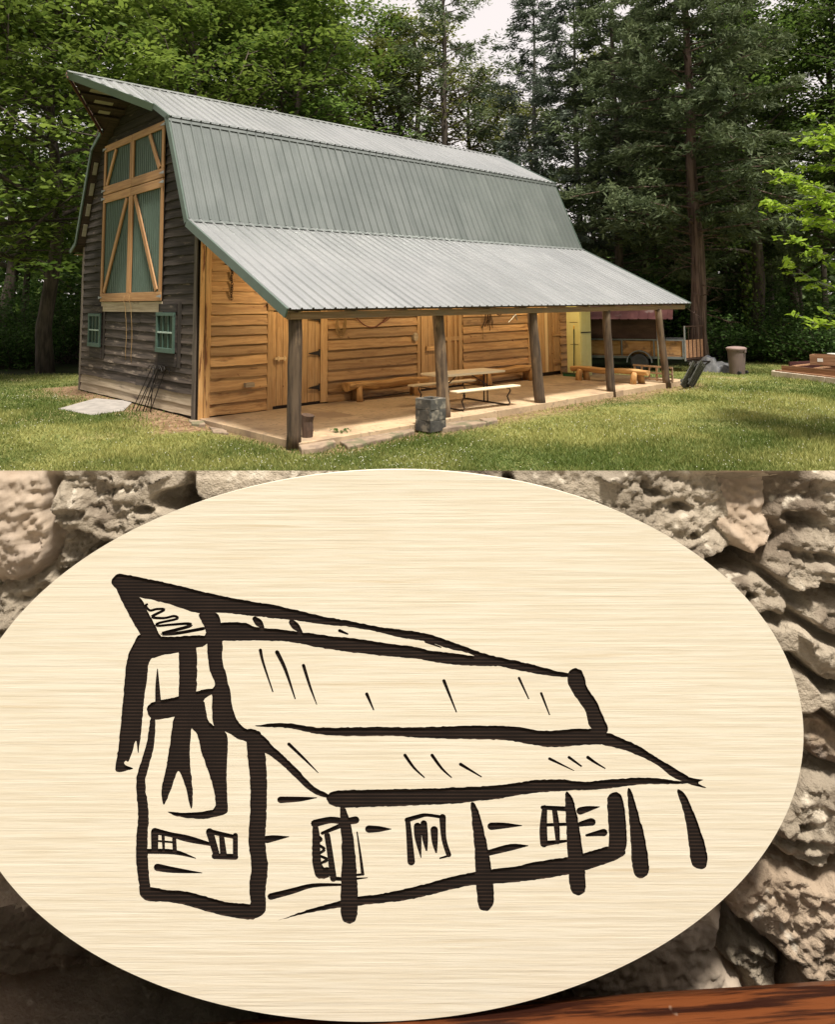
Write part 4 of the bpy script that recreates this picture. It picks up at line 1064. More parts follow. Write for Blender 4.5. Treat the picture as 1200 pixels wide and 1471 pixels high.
# u, v, base, roughness, material, rock: seeds with the same rock number belong to one stone
SEEDS = [(-5, 720, .006, .30, 1, 1), (5, 790, .004, .35, 1, 1), (130, 740, .002, 1.2, 0, 2), (120, 810, .000, 1.2, 0, 2), (60, 870, -.002, 1.1, 0, 2), (195, 715, .006, 1.2, 0, 2), (15, 930, -.006, 1.1, 0, 2), (225, 690, .010, 1.1, 0, 2),
         (335, 700, .010, 1.0, 0, 3), (400, 680, .006, 1.0, 0, 3), (-70, 880, .004, .8, 0, 4), (-120, 700, .01, .8, 0, 5),
         (500, 730, .002, .7, 0, 6), (660, 700, .002, .8, 0, 7), (790, 690, .005, 1.1, 0, 8), (900, 720, .010, 1.1, 0, 8), (1000, 715, .010, 1.0, 0, 8), (1005, 785, .012, .9, 0, 8), (1056, 715, -.040, .2, 1, 9), (1058, 760, -.036, .2, 1, 9),
         (1115, 720, .010, 1.0, 0, 10), (1190, 730, .012, 1.0, 0, 10), (1130, 800, .014, 1.1, 0, 10), (1210, 810, .014, 1.1, 0, 10),
         (1085, 868, .012, .8, 0, 11), (1200, 868, .014, .8, 0, 11), (1095, 925, .016, .8, 0, 12), (1180, 915, .014, .9, 0, 12), (1130, 975, .010, .9, 0, 13), (1220, 985, .012, .9, 0, 13), (1175, 1045, .016, .9, 2, 14), (1260, 1040, .012, .9, 2, 14), (1120, 1088, -.012, .6, 2, 15),
         (1165, 1125, .014, .8, 0, 16), (1155, 1180, .014, .8, 2, 16), (1130, 1240, .014, .9, 2, 17), (1155, 1330, .016, .8, 2, 17), (1210, 1260, .016, .8, 2, 17), (1170, 1400, .014, .8, 2, 17), (1300, 1330, .012, .9, 2, 18), (985, 1350, .004, .35, 1, 19), (1000, 1410, .004, .35, 1, 19), (1060, 1380, -.006, 1.0, 0, 20), (880, 1420, .000, .4, 1, 19), (760, 1440, -.008, .6, 2, 21), (1290, 1140, .01, .8, 0, 22), (1300, 900, .01, .9, 0, 23), (1310, 740, .01, .9, 0, 24),
         (600, 1450, -.02, .7, 2, 25), (430, 1400, -.025, .7, 2, 26), (260, 1440, -.048, .6, 2, 27), (110, 1400, -.05, .5, 2, 27), (-40, 1420, -.05, .5, 2, 27), (-120, 1250, -.015, .8, 2, 28), (-30, 1240, -.02, .8, 2, 28), (60, 1180, -.01, .8, 0, 29), (-80, 1050, 0, .9, 0, 30), (60, 1020, 0, .9, 0, 31),
         (250, 900, 0, .8, 0, 32), (300, 1150, -.008, .8, 0, 33), (520, 1000, 0, .8, 0, 34), (520, 1250, -.006, .8, 0, 35), (750, 900, 0, .8, 0, 36), (780, 1150, 0, .8, 0, 37), (940, 1000, 0, .8, 0, 38), (950, 1230, 0, .8, 0, 39)]
# holes and hollows in the rock: u, v, half width, half height (pixels), depth
PITS = [(1052, 812, 34, 15, .045), (255, 718, 30, 16, .03), (925, 698, 6, 6, .012), (935, 708, 12, 5, .010), (978, 727, 10, 6, .010), (994, 768, 6, 5, .012), (1150, 742, 22, 9, .016), (1165, 795, 26, 8, .012), (1078, 858, 8, 5, .010), (1148, 1165, 8, 6, .018), (1100, 950, 30, 9, .010), (960, 1340, 5, 9, .010), (1010, 1370, 5, 6, .008), (1130, 1190, 40, 6, .010), (1175, 1208, 34, 5, .008), (100, 740, 18, 8, .010), (160, 790, 22, 8, .012), (85, 830, 20, 7, .012), (210, 735, 16, 6, .012)]

def stone_field(x0, x1, y0, y1, step, seeds, top, tag_vis):
    nx = int(round((x1 - x0) / step)) + 1; ny = int(round((y1 - y0) / step)) + 1
    X, Y = np.meshgrid(np.linspace(x0, x1, nx), np.linspace(y0, y1, ny))
    wx = X + .016 * fbm(X * 14, Y * 14, 11, 4) * 2; wy = Y + .016 * fbm(X * 14, Y * 14, 23, 4) * 2
    rocks = sorted({q[5] for q in seeds}); best = np.full(X.shape, 9e9); idx = np.zeros(X.shape, int); d1 = best.copy(); d2 = best.copy(); rid_ = np.zeros(X.shape, int)
    for g in rocks:
        dg = np.full(X.shape, 9e9)
        for k, q in enumerate(seeds):
            if q[5] != g: continue
            d = np.hypot((wx - q[0]) * .78, wy - q[1]); nd = d < best; idx = np.where(nd, k, idx); best = np.where(nd, d, best); dg = np.minimum(dg, d)
        nd = dg < d1; d2 = np.where(nd, d1, np.minimum(d2, dg)); rid_ = np.where(nd, g, rid_); d1 = np.where(nd, dg, d1)
    e = d2 - d1
    # blend base and roughness of the seeds so that one stone stays one surface
    wsum = 0; base = 0; ro = 0
    for q in seeds:
        wgt = np.exp(-(((wx - q[0]) * .78) ** 2 + (wy - q[1]) ** 2) / (2 * .022 ** 2)) + 1e-12; base = base + wgt * q[2]; ro = ro + wgt * q[3]; wsum = wsum + wgt
    base = base / wsum; ro = ro / wsum; sd = rid_ * 3.7
    def turb(x, y, s_, o, g=.55):
        t = 0; a_ = 1; n = 0
        for k in range(o):
            t = t + a_ * np.abs(vnoise(x * 2 ** k, y * 2 ** k, s_ + k * 5) - .5) * 2; n += a_; a_ *= g
        return t / n
    edge = sstep(0, .010, e)
    wq = .010 * fbm(X * 30, Y * 30, 91, 3)
    big = fbm(X * 13 + sd, Y * 20 + sd, 31, 4)
    strata = fbm((X + wq) * 9 + sd, (Y + wq * 2) * 58 + sd, 37, 4, .6)
    crag = 1.5 * fbm((X + wq) * 26 + sd, (Y + wq) * 36 + sd * 1.3, 47, 7, .70) - .35 * (turb((X + wq) * 20 + sd, (Y + wq) * 30 + sd, 83, 4, .6) - .4)
    fine = fbm(X * 150, Y * 160, 61, 3, .8)
    pit = np.clip(fbm(X * 48 + sd * 2, Y * 60, 71, 3) - .18, 0, 1)
    H = base + ro * (.020 * big + .017 * strata + .018 * crag + .010 * fine)
    H = H * edge + (1 - edge) * (-.012 + .012 * crag)
    if tag_vis:
        for (pu_, pv_, hw, hh, dp) in PITS:
            px_, py_ = wl(pu_, pv_); sc_ = wl(1, 0)[0] - wl(0, 0)[0]
            H = H - dp * np.exp(-(((wx * .3 + X * .7 - px_) / (hw * sc_)) ** 2 + ((wy * .3 + Y * .7 - py_) / (hh * sc_)) ** 2) ** 2)
    if tag_vis:
        # leave room for the plaque that leans here
        pu = np.array([wl(u, v) for u, v in ((0, 676), (1200, 676), (0, 1471), (1200, 1471))])
        xm = (pu[1, 0] - pu[0, 0]) / 1200
        cxp, cyp = wl(ECX, ECY)
        inside = ((X - cxp) / (EA * xm)) ** 2 + ((Y - cyp) / (EB * xm * 1.03)) ** 2
        lim = .0015 + .030 * np.clip((YTOP - Y) / .36, 0, 1)
        H = np.where(inside < 1.06, np.minimum(H, lim), H)
    if top:
        H = H * sstep(0, .006, YTOP - Y)
    i = np.arange(nx * ny).reshape(ny, nx)
    quads = np.c_[i[:-1, :-1].ravel(), i[:-1, 1:].ravel(), i[1:, 1:].ravel(), i[1:, :-1].ravel()]
    qid = rid_[:-1, :-1].ravel(); V = np.c_[X.ravel(), Y.ravel(), H.ravel()]
    for g in rocks:
        q = quads[qid == g]; s = [z_ for z_ in seeds if z_[5] == g][0]
        if len(q) == 0: continue
        un, inv = np.unique(q.ravel(), return_inverse=True)
        me = np_mesh('stone', V[un], inv.reshape(-1, 4))
        link('stone', me, stoneM[s[4]], wall, smooth=True)

seeds = [(*wl(u, v), b_, r_, m_, g_) for u, v, b_, r_, m_, g_ in SEEDS]
stone_field(-.42, .42, YLED, YTOP, .00135, seeds, True, True)
def rand_seeds(x0, x1, y0, y1, sx, sy):
    out = []; y = y0 + sy / 2; k = 0
    while y < y1:
        x = x0 + sx * (.5 if k % 2 else .15)
        while x < x1:
            out.append((x + random.uniform(-.3, .3) * sx, y + random.uniform(-.25, .25) * sy, random.uniform(0, .012), random.uniform(.6, 1.2), random.choice((0, 0, 2, 1)), len(out))); x += sx
        y += sy; k += 1
    return out
stone_field(-2.4, -.42, YLED, YTOP, .0045, rand_seeds(-2.4, -.42, YLED, YTOP, .19, .10), True, False)
stone_field(.42, 2.4, YLED, YTOP, .0045, rand_seeds(.42, 2.4, YLED, YTOP, .19, .10), True, False)
stone_field(-2.4, 2.4, YBOT, YLED, .009, rand_seeds(-2.4, 2.4, YBOT, YLED, .26, .14), False, False)
prof_ = [(.0, YTOP), (-.25, YTOP - .11), (-.32, YBOT), (-.06, YBOT), (-.06, YTOP - .035)]
Mp = Matrix(((0, 0, 1, 0), (0, 1, 0, 0), (1, 0, 0, 0), (0, 0, 0, 1)))       # (n, y) profile swept along x
MB().prism(prof_, -2.4, 2.4, Mp).build('coping', stoneM[0], wall)

# terrace on the viewer's side of the wall
o = MB().box(-7, 7, -8, DW + .02, -.3, .66).build('terrace', mat('terrace_gravel', (0.20, 0.17, 0.13), (0.34, 0.29, 0.23), .95, scale=(30, 30, 30), bump=.5)); tag(o, kind='structure')

# wooden rail along the wall, the plaque stands on it
lx, ly = wl(560, 1467, .050)
rail = empty('wooden_rail'); rail.matrix_world = MW @ Matrix.Translation((lx, ly, 0)) @ Matrix.Rotation(.062, 4, 'Z')
tag(rail, 'varnished reddish brown wooden rail along the foot of the plaque', 'rail')
V = []; F = []
pr = [(-.05, -.13), (-.05, -.10), (.020, -.095), (.032, -.020), (.038, -.005), (.046, 0), (.10, .001), (.145, 0), (.155, -.012), (.155, -.13)]
ns = 160; kk = len(pr)
for i in range(ns + 1):
    x = -1.6 + 3.2 * i / ns
    for j, (n, y) in enumerate(pr):
        w_ = .0022 * float(fbm(np.array([x * 14]), np.array([j * 1.7]), 5, 3)[0]) * (1 if 2 < j < 8 else 0)
        V.append((x, y + w_ * 1.6, n + w_ * 2))
for i in range(ns):
    for j in range(kk): F.append((i * kk + j, (i + 1) * kk + j, (i + 1) * kk + (j + 1) % kk, i * kk + (j + 1) % kk))
F.append(tuple(range(kk))); F.append(tuple(ns * kk + j for j in range(kk))[::-1])
railM = mat('varnished_rail', (0.022, 0.006, 0.003), (0.135, 0.040, 0.012), 0.32, scale=(9, 160, 160), detail=10, lo=.43, hi=.57, bump=.35, bdist=.002, spec=.6, c3=(0.025, 0.008, 0.004), c3scale=6, c3stretch=(.8, 22, 22), c3lo=.56, c3hi=.70, c4=(0.30, 0.22, 0.16), c4scale=55, c4lo=.70, c4hi=.76)
MB().add(V, F).build('beam', railM, rail)

# ---- plaque
pt = WO + EX * wl(ECX, 676.6, .016)[0] + EY * wl(ECX, 676.6, .016)[1] + NW * .016
pb_ = WO + EX * wl(ECX, 1467.5, .052)[0] + EY * wl(ECX, 1467.5, .052)[1] + NW * .052
EYP = (pt - pb_); EYP = (EYP - EX * EYP.dot(EX)).normalized(); NP = EX.cross(EYP)
PO = (pt + pb_) / 2
MP = Matrix((EX, EYP, NP)).transposed().to_4x4(); MP.translation = PO
MPI = MP.inverted()
def ploc(u, v):
    q = MPI @ on_plane(u, v, PO, NP); return Vector((q.x, q.y))

POLYS = [
 [(160,840),(160,832),(166,825),(175,824),(200,829),(240,837),(300,852),(360,864),(390,868),(430,877),(470,887),(510,893),(545,901),(600,907),(625,913),(650,922),(690,937),(720,945),(760,953),(800,964),(822,968),(822,973),(790,971),(750,964),(720,958),(690,948),(675,938),(640,931),(612,921),(580,917),(540,907),(500,900),(470,898),(430,892),(372,886),(312,879),(282,882),(245,868),(202,858),(178,857)],
 [(163,838),(202,857),(213,880),(228,910),(234,919),(210,926),(200,909),(188,890),(172,858)],
 [(200,908),(232,916),(297,911),(300,920),(296,927),(280,932),(255,938),(235,941),(205,950)],
 [(200,909),(232,916),(235,941),(214,946),(211,975),(207,1000),(203,1050),(198,1088),(195,1060),(190,1080),(184,1096),(180,1092),(177,1098),(195,1104),(172,1110),(164,1107),(170,1075),(173,1040),(177,1000),(180,960),(185,937),(192,924)],
 [(294,908),(318,893),(352,894),(368,901),(410,905),(470,913),(520,918),(560,925),(592,928),(620,935),(660,939),(704,946),(724,957),(690,957),(640,954),(600,946),(560,943),(500,937),(450,929),(420,922),(380,920),(320,921),(294,922)],
 [(282,880),(312,878),(318,894),(320,921),(319,950),(325,970),(331,995),(334,1017),(340,1035),(352,1047),(365,1049),(376,1050),(374,1075),(354,1066),(340,1061),(327,1052),(304,1046),(305,1000),(302,991),(309,986),(307,977),(299,957),(297,925),(297,912),(292,897)],
 [(352,1045),(376,1050),(382,1085),(384,1135),(382,1185),(380,1210),(386,1245),(381,1277),(383,1307),(375,1317),(355,1322),(350,1300),(361,1299),(357,1277),(362,1245),(356,1210),(359,1172),(360,1130),(356,1092),(354,1067)],
 [(198,1270),(216,1274),(240,1278),(265,1280),(290,1286),(327,1297),(372,1299),(368,1321),(355,1321),(327,1317),(300,1310),(265,1300),(240,1295),(210,1295),(201,1287)],
 [(215,1030),(224,1030),(222,1065),(215,1097),(207,1122),(214,1168),(211,1210),(213,1250),(217,1282),(203,1290),(196,1250),(195,1210),(199,1168),(194,1125),(200,1100),(212,1065)],
 [(210,1020),(212,1013),(220,1008),(254,1001),(280,993),(307,988),(310,994),(292,1004),(290,1022),(250,1030),(225,1035),(214,1031)],
 [(256,915),(256,930),(257,950),(257,975),(256,1003),(254,1030),(283,1030),(281,996),(283,975),(283,950),(282,930),(283,915)],
 [(250,1024),(292,1002),(296,1022),(300,1042),(275,1043),(273,1060),(272,1090),(277,1135),(276,1161),(273,1162),(268,1135),(256,1102),(247,1130),(237,1155),(233,1156),(231,1135),(240,1097),(245,1060)],
 [(272,1042),(290,1014),(302,1042),(327,1051),(327,1075),(325,1110),(327,1160),(328,1167),(315,1173),(290,1177),(255,1174),(236,1165),(265,1168),(295,1166),(311,1161),(307,1135),(300,1110),(288,1077),(285,1057)],
 [(363,1043),(380,1040),(405,1038),(430,1041),(460,1046),(530,1044),(600,1045),(680,1042),(740,1043),(770,1049),(795,1050),(850,1045),(878,1055),(870,1070),(850,1069),(800,1074),(770,1071),(730,1063),(680,1062),(620,1061),(560,1057),(520,1058),(460,1056),(435,1050),(410,1045),(380,1045)],
 [(827,959),(837,964),(841,974),(843,987),(858,1008),(866,1026),(878,1055),(848,1050),(842,1020),(828,1002),(818,987),(815,972),(819,962)],
 [(850,1054),(876,1052),(890,1059),(920,1072),(941,1086),(965,1101),(995,1119),(1014,1120),(1001,1124),(1019,1133),(1000,1129),(985,1124),(965,1116),(944,1098),(920,1086),(890,1075),(860,1069)],
 [(468,1145),(478,1135),(550,1134),(635,1132),(720,1128),(770,1120),(809,1119),(836,1124),(872,1120),(908,1117),(938,1117),(974,1122),(1002,1122),(980,1127),(920,1126),(860,1135),(824,1135),(755,1140),(710,1149),(680,1151),(663,1154),(578,1158),(488,1161),(473,1156)],
 [(372,1050),(397,1077),(422,1099),(437,1116),(454,1133),(474,1141),(470,1148),(445,1137),(428,1121),(411,1104),(391,1087),(376,1078)],
 [(393,1325),(437,1308),(488,1294),(516,1288),(550,1284),(607,1271),(635,1263),(677,1253),(720,1247),(740,1245),(779,1236),(818,1231),(842,1225),(880,1213),(902,1222),(892,1234),(839,1251),(815,1257),(770,1264),(710,1270),(686,1270),(635,1281),(590,1293),(522,1300),(465,1307),(414,1318)],
 [(872,1149),(876,1141),(884,1137),(892,1140),(897,1150),(900,1185),(902,1212),(895,1232),(874,1226),(876,1200)],
 [(488,1158),(496,1158),(505,1185),(512,1236),(515,1298),(513,1321),(502,1329),(490,1322),(489,1284),(492,1227),(489,1185)],
 [(675,1150),(684,1155),(694,1185),(703,1227),(709,1270),(711,1296),(703,1308),(694,1309),(687,1303),(684,1270),(682,1213)],
 [(812,1134),(822,1142),(830,1170),(837,1215),(842,1260),(842,1281),(832,1288),(819,1281),(816,1230),(813,1170)],
 [(901,1130),(909,1136),(917,1167),(927,1200),(935,1254),(921,1264),(909,1254),(906,1194),(903,1155)],
 [(970,1131),(986,1140),(995,1161),(1010,1200),(1018,1230),(1016,1245),(1007,1250),(993,1243),(990,1206),(983,1164)],
 [(448,1182),(457,1181),(460,1215),(462,1246),(474,1245),(474,1262),(449,1263)],
]
STROKES = [
 [(226,961,1),(226,985,5),(227,1009,7)],
 [(212,868,2.5),(209,870,3),(215,877,3),(225,875,3),(236,876,3),(218,886,3.5),(235,888,3),(250,885,3),(254,889,3),(228,895,3),(226,899,3),(245,897.5,3),(270,896,3.5),(271,900,4),(233,910,4),(252,910,4),(292,903,4)],
 [(366,889,6),(372,895,9),(378,901,3)], [(419,894,7),(425,900,9),(433,908,3)], [(488,906,4),(500,911,2)], [(612,922,3),(634,930,1.5)],
 [(374,934,4),(378,952,3),(392,994,1.5)], [(398,937,5),(410,962,4),(424,1004,1.5)], [(436,956,4),(445,985,3),(455,1012,1)], [(527,997,4),(537,1020,1.5)], [(638,978,4),(656,1023,1.5)], [(746,974,3),(760,1004,1.5)], [(778,996,3),(790,1027,1.5)],
 [(415,1069,4),(437,1090,3),(457,1110,1)], [(582,1085,4),(595,1103,3),(610,1117,1.5)], [(621,1085,4),(635,1104,3),(649,1117,1.5)], [(662,1098,4),(692,1116,1.5)], [(790,1090,3.5),(825,1107,1)], [(818,1088,3.5),(836,1101,2)], [(845,1088,4),(855,1095,3),(870,1104,1.5)],
 [(403,1149,8),(430,1148,6),(455,1146,1)], [(383,1206,9),(395,1204,7),(415,1202,1)], [(530,1191,9),(545,1191,7),(562,1191,1)], [(389,1288,8),(420,1280,7),(450,1272,5),(492,1271,3)],
 [(222,1195,9),(222,1222,8)], [(222,1194,8),(245,1199,6),(270,1205,8),(303,1213,4)], [(210,1223,6),(250,1224,6),(281,1233,1)], [(234,1200,4),(235,1222,3)], [(250,1205,5),(251,1224,5)], [(225,1208,2.5),(248,1210,2.5)],
 [(301,1195,9),(310,1225,8)], [(303,1195,6),(335,1202,5)], [(338,1200,6),(338,1228,6)], [(308,1230,7),(338,1231,7)], [(318,1200,6),(321,1228,8)],
 [(226,1246,9),(250,1250,7),(290,1254,1)],
 [(452,1183,9),(475,1178,8),(495,1180,8),(511,1178,9)], [(463,1197,4),(492,1185,6)], [(470,1200,7),(474,1225,7),(479,1262,8)],
 [(456,1200,3),(462,1206,3),(456,1212,3),(466,1220,4),(458,1228,3),(470,1235,4),(458,1243,3),(472,1254,4)], [(478,1262,5),(500,1263,4),(528,1261,1)], [(513,1195,1.5),(518,1230,3),(521,1255,4)], [(511,1257,3),(522,1256,3)],
 [(586,1180,6),(588,1200,7),(591,1238,9)], [(585,1178,6),(605,1172,5),(615,1171,4),(637,1174,4)], [(636,1174,8),(638,1205,6),(645,1228,6)], [(646,1229,3),(632,1233,2)], [(600,1187,9),(601,1205,8),(605,1232,1)], [(609,1183,8),(611,1205,7),(613,1222,2)], [(624,1192,9),(625,1210,7),(627,1225,2)],
 [(706,1187,9),(725,1186,7),(750,1186,1)], [(703,1225,7),(735,1217,8),(759,1215,1)], [(783,1160,6),(781,1190,9),(782,1212,9)], [(780,1160,5),(813,1162,6)], [(785,1185,4),(815,1184,4)], [(782,1212,7),(815,1208,3)], [(797,1163,6),(800,1185,7),(802,1210,5)],
 [(834,1165,9),(845,1162,7),(862,1159,1)], [(834,1184,6),(848,1181,9),(851,1181,9)], [(843,1200,3),(860,1197,7),(868,1196,9)],
]
def chaikin(P, it=2):
    for _ in range(it):
        Q = []
        for i in range(len(P)):
            a, b = P[i], P[(i + 1) % len(P)]
            Q += [(a[0] * .78 + b[0] * .22, a[1] * .78 + b[1] * .22), (a[0] * .22 + b[0] * .78, a[1] * .22 + b[1] * .78)]
        P = Q
    return P
def burnt(P, k):
    # the laser leaves a slightly ragged edge
    Q = []
    for i in range(len(P)):
        a, b = P[i], P[(i + 1) % len(P)]; n = max(1, int(math.hypot(b[0] - a[0], b[1] - a[1]) / 3.0))
        Q += [(a[0] + (b[0] - a[0]) * j / n, a[1] + (b[1] - a[1]) * j / n) for j in range(n)]
    A = np.array(Q); return [(x + .9 * float(dx), y + .9 * float(dy)) for (x, y), dx, dy in zip(Q, 2 * fbm(A[:, 0] * .22, A[:, 1] * .22, 3 + k, 2), 2 * fbm(A[:, 0] * .22, A[:, 1] * .22, 40 + k, 2))]
shapes = [burnt(chaikin(P), 0) for P in POLYS]
for S in STROKES:
    # resample a smooth centre line, one closed outline for each piece of the stroke
    fine_ = []
    for i in range(len(S) - 1):
        p0, p1, p2, p3 = S[max(i - 1, 0)], S[i], S[i + 1], S[min(i + 2, len(S) - 1)]
        for k in range(4):
            t = k / 4
            fine_.append(tuple(.5 * ((2 * p1[c]) + (-p0[c] + p2[c]) * t + (2 * p0[c] - 5 * p1[c] + 4 * p2[c] - p3[c]) * t * t + (-p0[c] + 3 * p1[c] - 3 * p2[c] + p3[c]) * t ** 3) for c in range(3)))
    fine_.append(S[-1])
    for (x, y, w_), (x2, y2, w2) in zip(fine_[:-1], fine_[1:]):
        dx, dy = x2 - x, y2 - y; L_ = math.hypot(dx, dy)
        if L_ < .05: continue
        nx_, ny_ = -dy / L_, dx / L_; ex_, ey_ = dx / L_ * .4, dy / L_ * .4
        w_ = max(w_ * 1.22, 1.0) / 2; w2 = max(w2 * 1.22, 1.0) / 2
        shapes.append([(x + nx_ * w_ - ex_, y + ny_ * w_ - ey_), (x2 + nx_ * w2 + ex_, y2 + ny_ * w2 + ey_), (x2 - nx_ * w2 + ex_, y2 - ny_ * w2 + ey_), (x - nx_ * w_ - ex_, y - ny_ * w_ - ey_)])
    for (x, y, w_) in (S[0], S[-1]):
        if w_ > 2.5: w_ *= 1.22; shapes.append([(x + w_ / 2 * math.cos(a), y + w_ / 2 * math.sin(a)) for a in np.linspace(0, 2 * math.pi, 11)[:-1]])
ell = []
NE = 240
for i in range(NE):
    a = 2 * math.pi * i / NE; x = EA * math.cos(a); y = EB * math.sin(a)
    ell.append((ECX + x * math.cos(EROT) - y * math.sin(EROT), ECY + x * math.sin(EROT) + y * math.cos(EROT)))
vin = []; fin = []
for S in [ell] + shapes:
    o_ = len(vin); vin += [ploc(u, v) * 1000 for u, v in S]; fin.append(list(range(o_, o_ + len(S))))
ov_, oe_, of_, _a, _b, orig = geometry.delaunay_2d_cdt(vin, [], fin, 1, 1e-4)
def inside(P, poly):
    x, y = P[:, 0], P[:, 1]; r = np.zeros(len(P), bool); n = len(poly); j = n - 1
    for i in range(n):
        xi, yi = poly[i]; xj, yj = poly[j]
        if yi != yj: r ^= ((yi > y) != (yj > y)) & (x < (xj - xi) * (y - yi) / (yj - yi) + xi)
        j = i
    return r
cen = np.array([[sum(ov_[i].x for i in f) / len(f), sum(ov_[i].y for i in f) / len(f)] for f in of_])
eng = np.zeros(len(of_), bool)
for S in fin[1:]:
    eng |= inside(cen, [(vin[i].x, vin[i].y) for i in S])
eng = eng.tolist()
DEP, TH = .0012, .009
top_f = []; cut_f = []; edge_use = {}
for f, e in zip(of_, eng):
    f = list(f)
    ar = sum(ov_[f[i]].x * ov_[f[(i + 1) % len(f)]].y - ov_[f[(i + 1) % len(f)]].x * ov_[f[i]].y for i in range(len(f)))
    if ar < 0: f = f[::-1]
    (cut_f if e else top_f).append(f)
    for i in range(len(f)): edge_use.setdefault(tuple(sorted((f[i], f[(i + 1) % len(f)]))), []).append((e, f[i], f[(i + 1) % len(f)]))
def compact(faces, z):
    ids = sorted({i for f in faces for i in f}); mp = {a: b for b, a in enumerate(ids)}
    return [(ov_[i].x / 1000, ov_[i].y / 1000, z) for i in ids], [tuple(mp[i] for i in f) for f in faces]
plaque = empty('wood_plaque'); plaque.matrix_world = MP
tag(plaque, 'pale oval wooden plaque engraved with a dark line drawing of the barn', 'plaque')
Vt, Ft = compact(top_f, 0.0)
mbp = MB().add(Vt, Ft)
rim_t = [ploc(u, v) for u, v in ell]
if sum(rim_t[i].x * rim_t[(i + 1) % NE].y - rim_t[(i + 1) % NE].x * rim_t[i].y for i in range(NE)) < 0: rim_t = rim_t[::-1]
o_ = len(mbp.v)
mbp.v += [(q.x, q.y, 0) for q in rim_t] + [(q.x * .9985, q.y * .9985, -TH) for q in rim_t]
for i in range(NE): mbp.f.append((o_ + i, o_ + NE + i, o_ + NE + (i + 1) % NE, o_ + (i + 1) % NE))
mbp.f.append(tuple(o_ + NE + i for i in range(NE))[::-1])
pm = mat('poplar_board', (0.615, 0.555, 0.435), (0.675, 0.63, 0.525), 0.85, spec=.15, scale=(22, 520, 60), detail=6, lo=.3, hi=.68, bump=.3, bdist=.0012, bumpscale=(9, 420, 100), c3=(0.56, 0.475, 0.34), c3scale=1.0, c3stretch=(7, 210, 10), c3lo=.60, c3hi=.78, c4=(0.67, 0.61, 0.49), c4scale=6, c4lo=.5, c4hi=.75)
mbp.build('oval_board', pm, plaque)
Vc, Fc = compact(cut_f, -DEP)
mbc = MB().add(Vc, Fc)
for k_, us in edge_use.items():
    if len(us) == 2 and us[0][0] != us[1][0]:
        e, i, j = us[0] if us[0][0] else us[1]
        a, b = ov_[i] / 1000, ov_[j] / 1000; n_ = len(mbc.v)
        mbc.v += [(a.x, a.y, -DEP), (b.x, b.y, -DEP), (b.x, b.y, 0), (a.x, a.y, 0)]; mbc.f.append((n_, n_ + 1, n_ + 2, n_ + 3))
em = bpy.data.materials.new('burnt_engraving'); em.use_nodes = True; N = em.node_tree.nodes; L_ = em.node_tree.links
tc = N.new('ShaderNodeTexCoord'); sp = N.new('ShaderNodeSeparateXYZ'); L_.new(tc.outputs['Object'], sp.inputs[0])
nz = N.new('ShaderNodeTexNoise'); nz.inputs['Scale'].default_value = 60; nz.inputs['Detail'].default_value = 4; L_.new(tc.outputs['Object'], nz.inputs['Vector'])
mu = N.new('ShaderNodeMath'); mu.operation = 'MULTIPLY'; L_.new(sp.outputs['Y'], mu.inputs[0]); mu.inputs[1].default_value = 2 * math.pi / .00185
si = N.new('ShaderNodeMath'); si.operation = 'SINE'; L_.new(mu.outputs[0], si.inputs[0])
ad = N.new('ShaderNodeMath'); ad.operation = 'ADD'; L_.new(si.outputs[0], ad.inputs[0]); L_.new(nz.outputs[0], ad.inputs[1])
mr = N.new('ShaderNodeMapRange'); mr.inputs['From Min'].default_value = .75; mr.inputs['From Max'].default_value = 1.55; L_.new(ad.outputs[0], mr.inputs['Value'])
mc = N.new('ShaderNodeMix'); mc.data_type = 'RGBA'; mc.inputs[6].default_value = (.007, .0045, .0035, 1); mc.inputs[7].default_value = (.034, .020, .014, 1); L_.new(mr.outputs[0], mc.inputs['Factor'])
b_ = N['Principled BSDF']; L_.new(mc.outputs[2], b_.inputs['Base Color']); b_.inputs['Roughness'].default_value = .85; b_.inputs['Specular IOR Level'].default_value = .2
mbc.build('engraving', em, plaque)

# ------------------------------------------------------------------ vegetation
def leaf_cards(C, size, rs, aspect=.5, flat=.5, droop=0.0, hexa=False, axis=None):
    """one small face for each leaf; flat = how level the leaves lie"""
    n = len(C)
    N = rs.normal(size=(n, 3)); N[:, 2] = np.abs(N[:, 2]) + flat * 2.2; N /= np.linalg.norm(N, axis=1)[:, None]
    D = rs.normal(size=(n, 3)) if axis is None else axis + rs.normal(size=(n, 3)) * .45
    D[:, 2] -= droop
    D -= N * (D * N).sum(1)[:, None]; D /= np.linalg.norm(D, axis=1)[:, None] + 1e-9
    S = np.cross(N, D); L = size * rs.uniform(.45, 1.5, n); L = L[:, None]; Wd = L * aspect
    if hexa:
        vs_ = [C - D * L * .5, C - D * L * .18 + S * Wd * .46, C + D * L * .2 + S * Wd * .40, C + D * L * .55 - N * L * .08, C + D * L * .2 - S * Wd * .40, C - D * L * .18 - S * Wd * .46]
    else:
        vs_ = [C - D * L * .5, C + S * Wd * .5 - D * L * .05, C + D * L * .5, C - S * Wd * .5 - D * L * .05]
    k = len(vs_)
    V = np.stack(vs_, 1).reshape(-1, 3); F = np.arange(n * k).reshape(n, k)
    return V, F

def crown_mesh(name, V, F, rs, rnd=None):
    me = np_mesh(name, V, F)
    at = me.attributes.new('rnd', 'FLOAT', 'FACE')
    at.data.foreach_set('value', (rs.random(len(F)) if rnd is None else rnd).astype(np.float32))
    return me

def curve(p, d, L, n, rs, bend=.15, lift=0.0):
    pts = [p]; d = d / np.linalg.norm(d)
    for i in range(n):
        d = d + rs.normal(size=3) * bend + np.array([0, 0, lift]); d /= np.linalg.norm(d)
        pts.append(pts[-1] + d * L / n)
    return pts

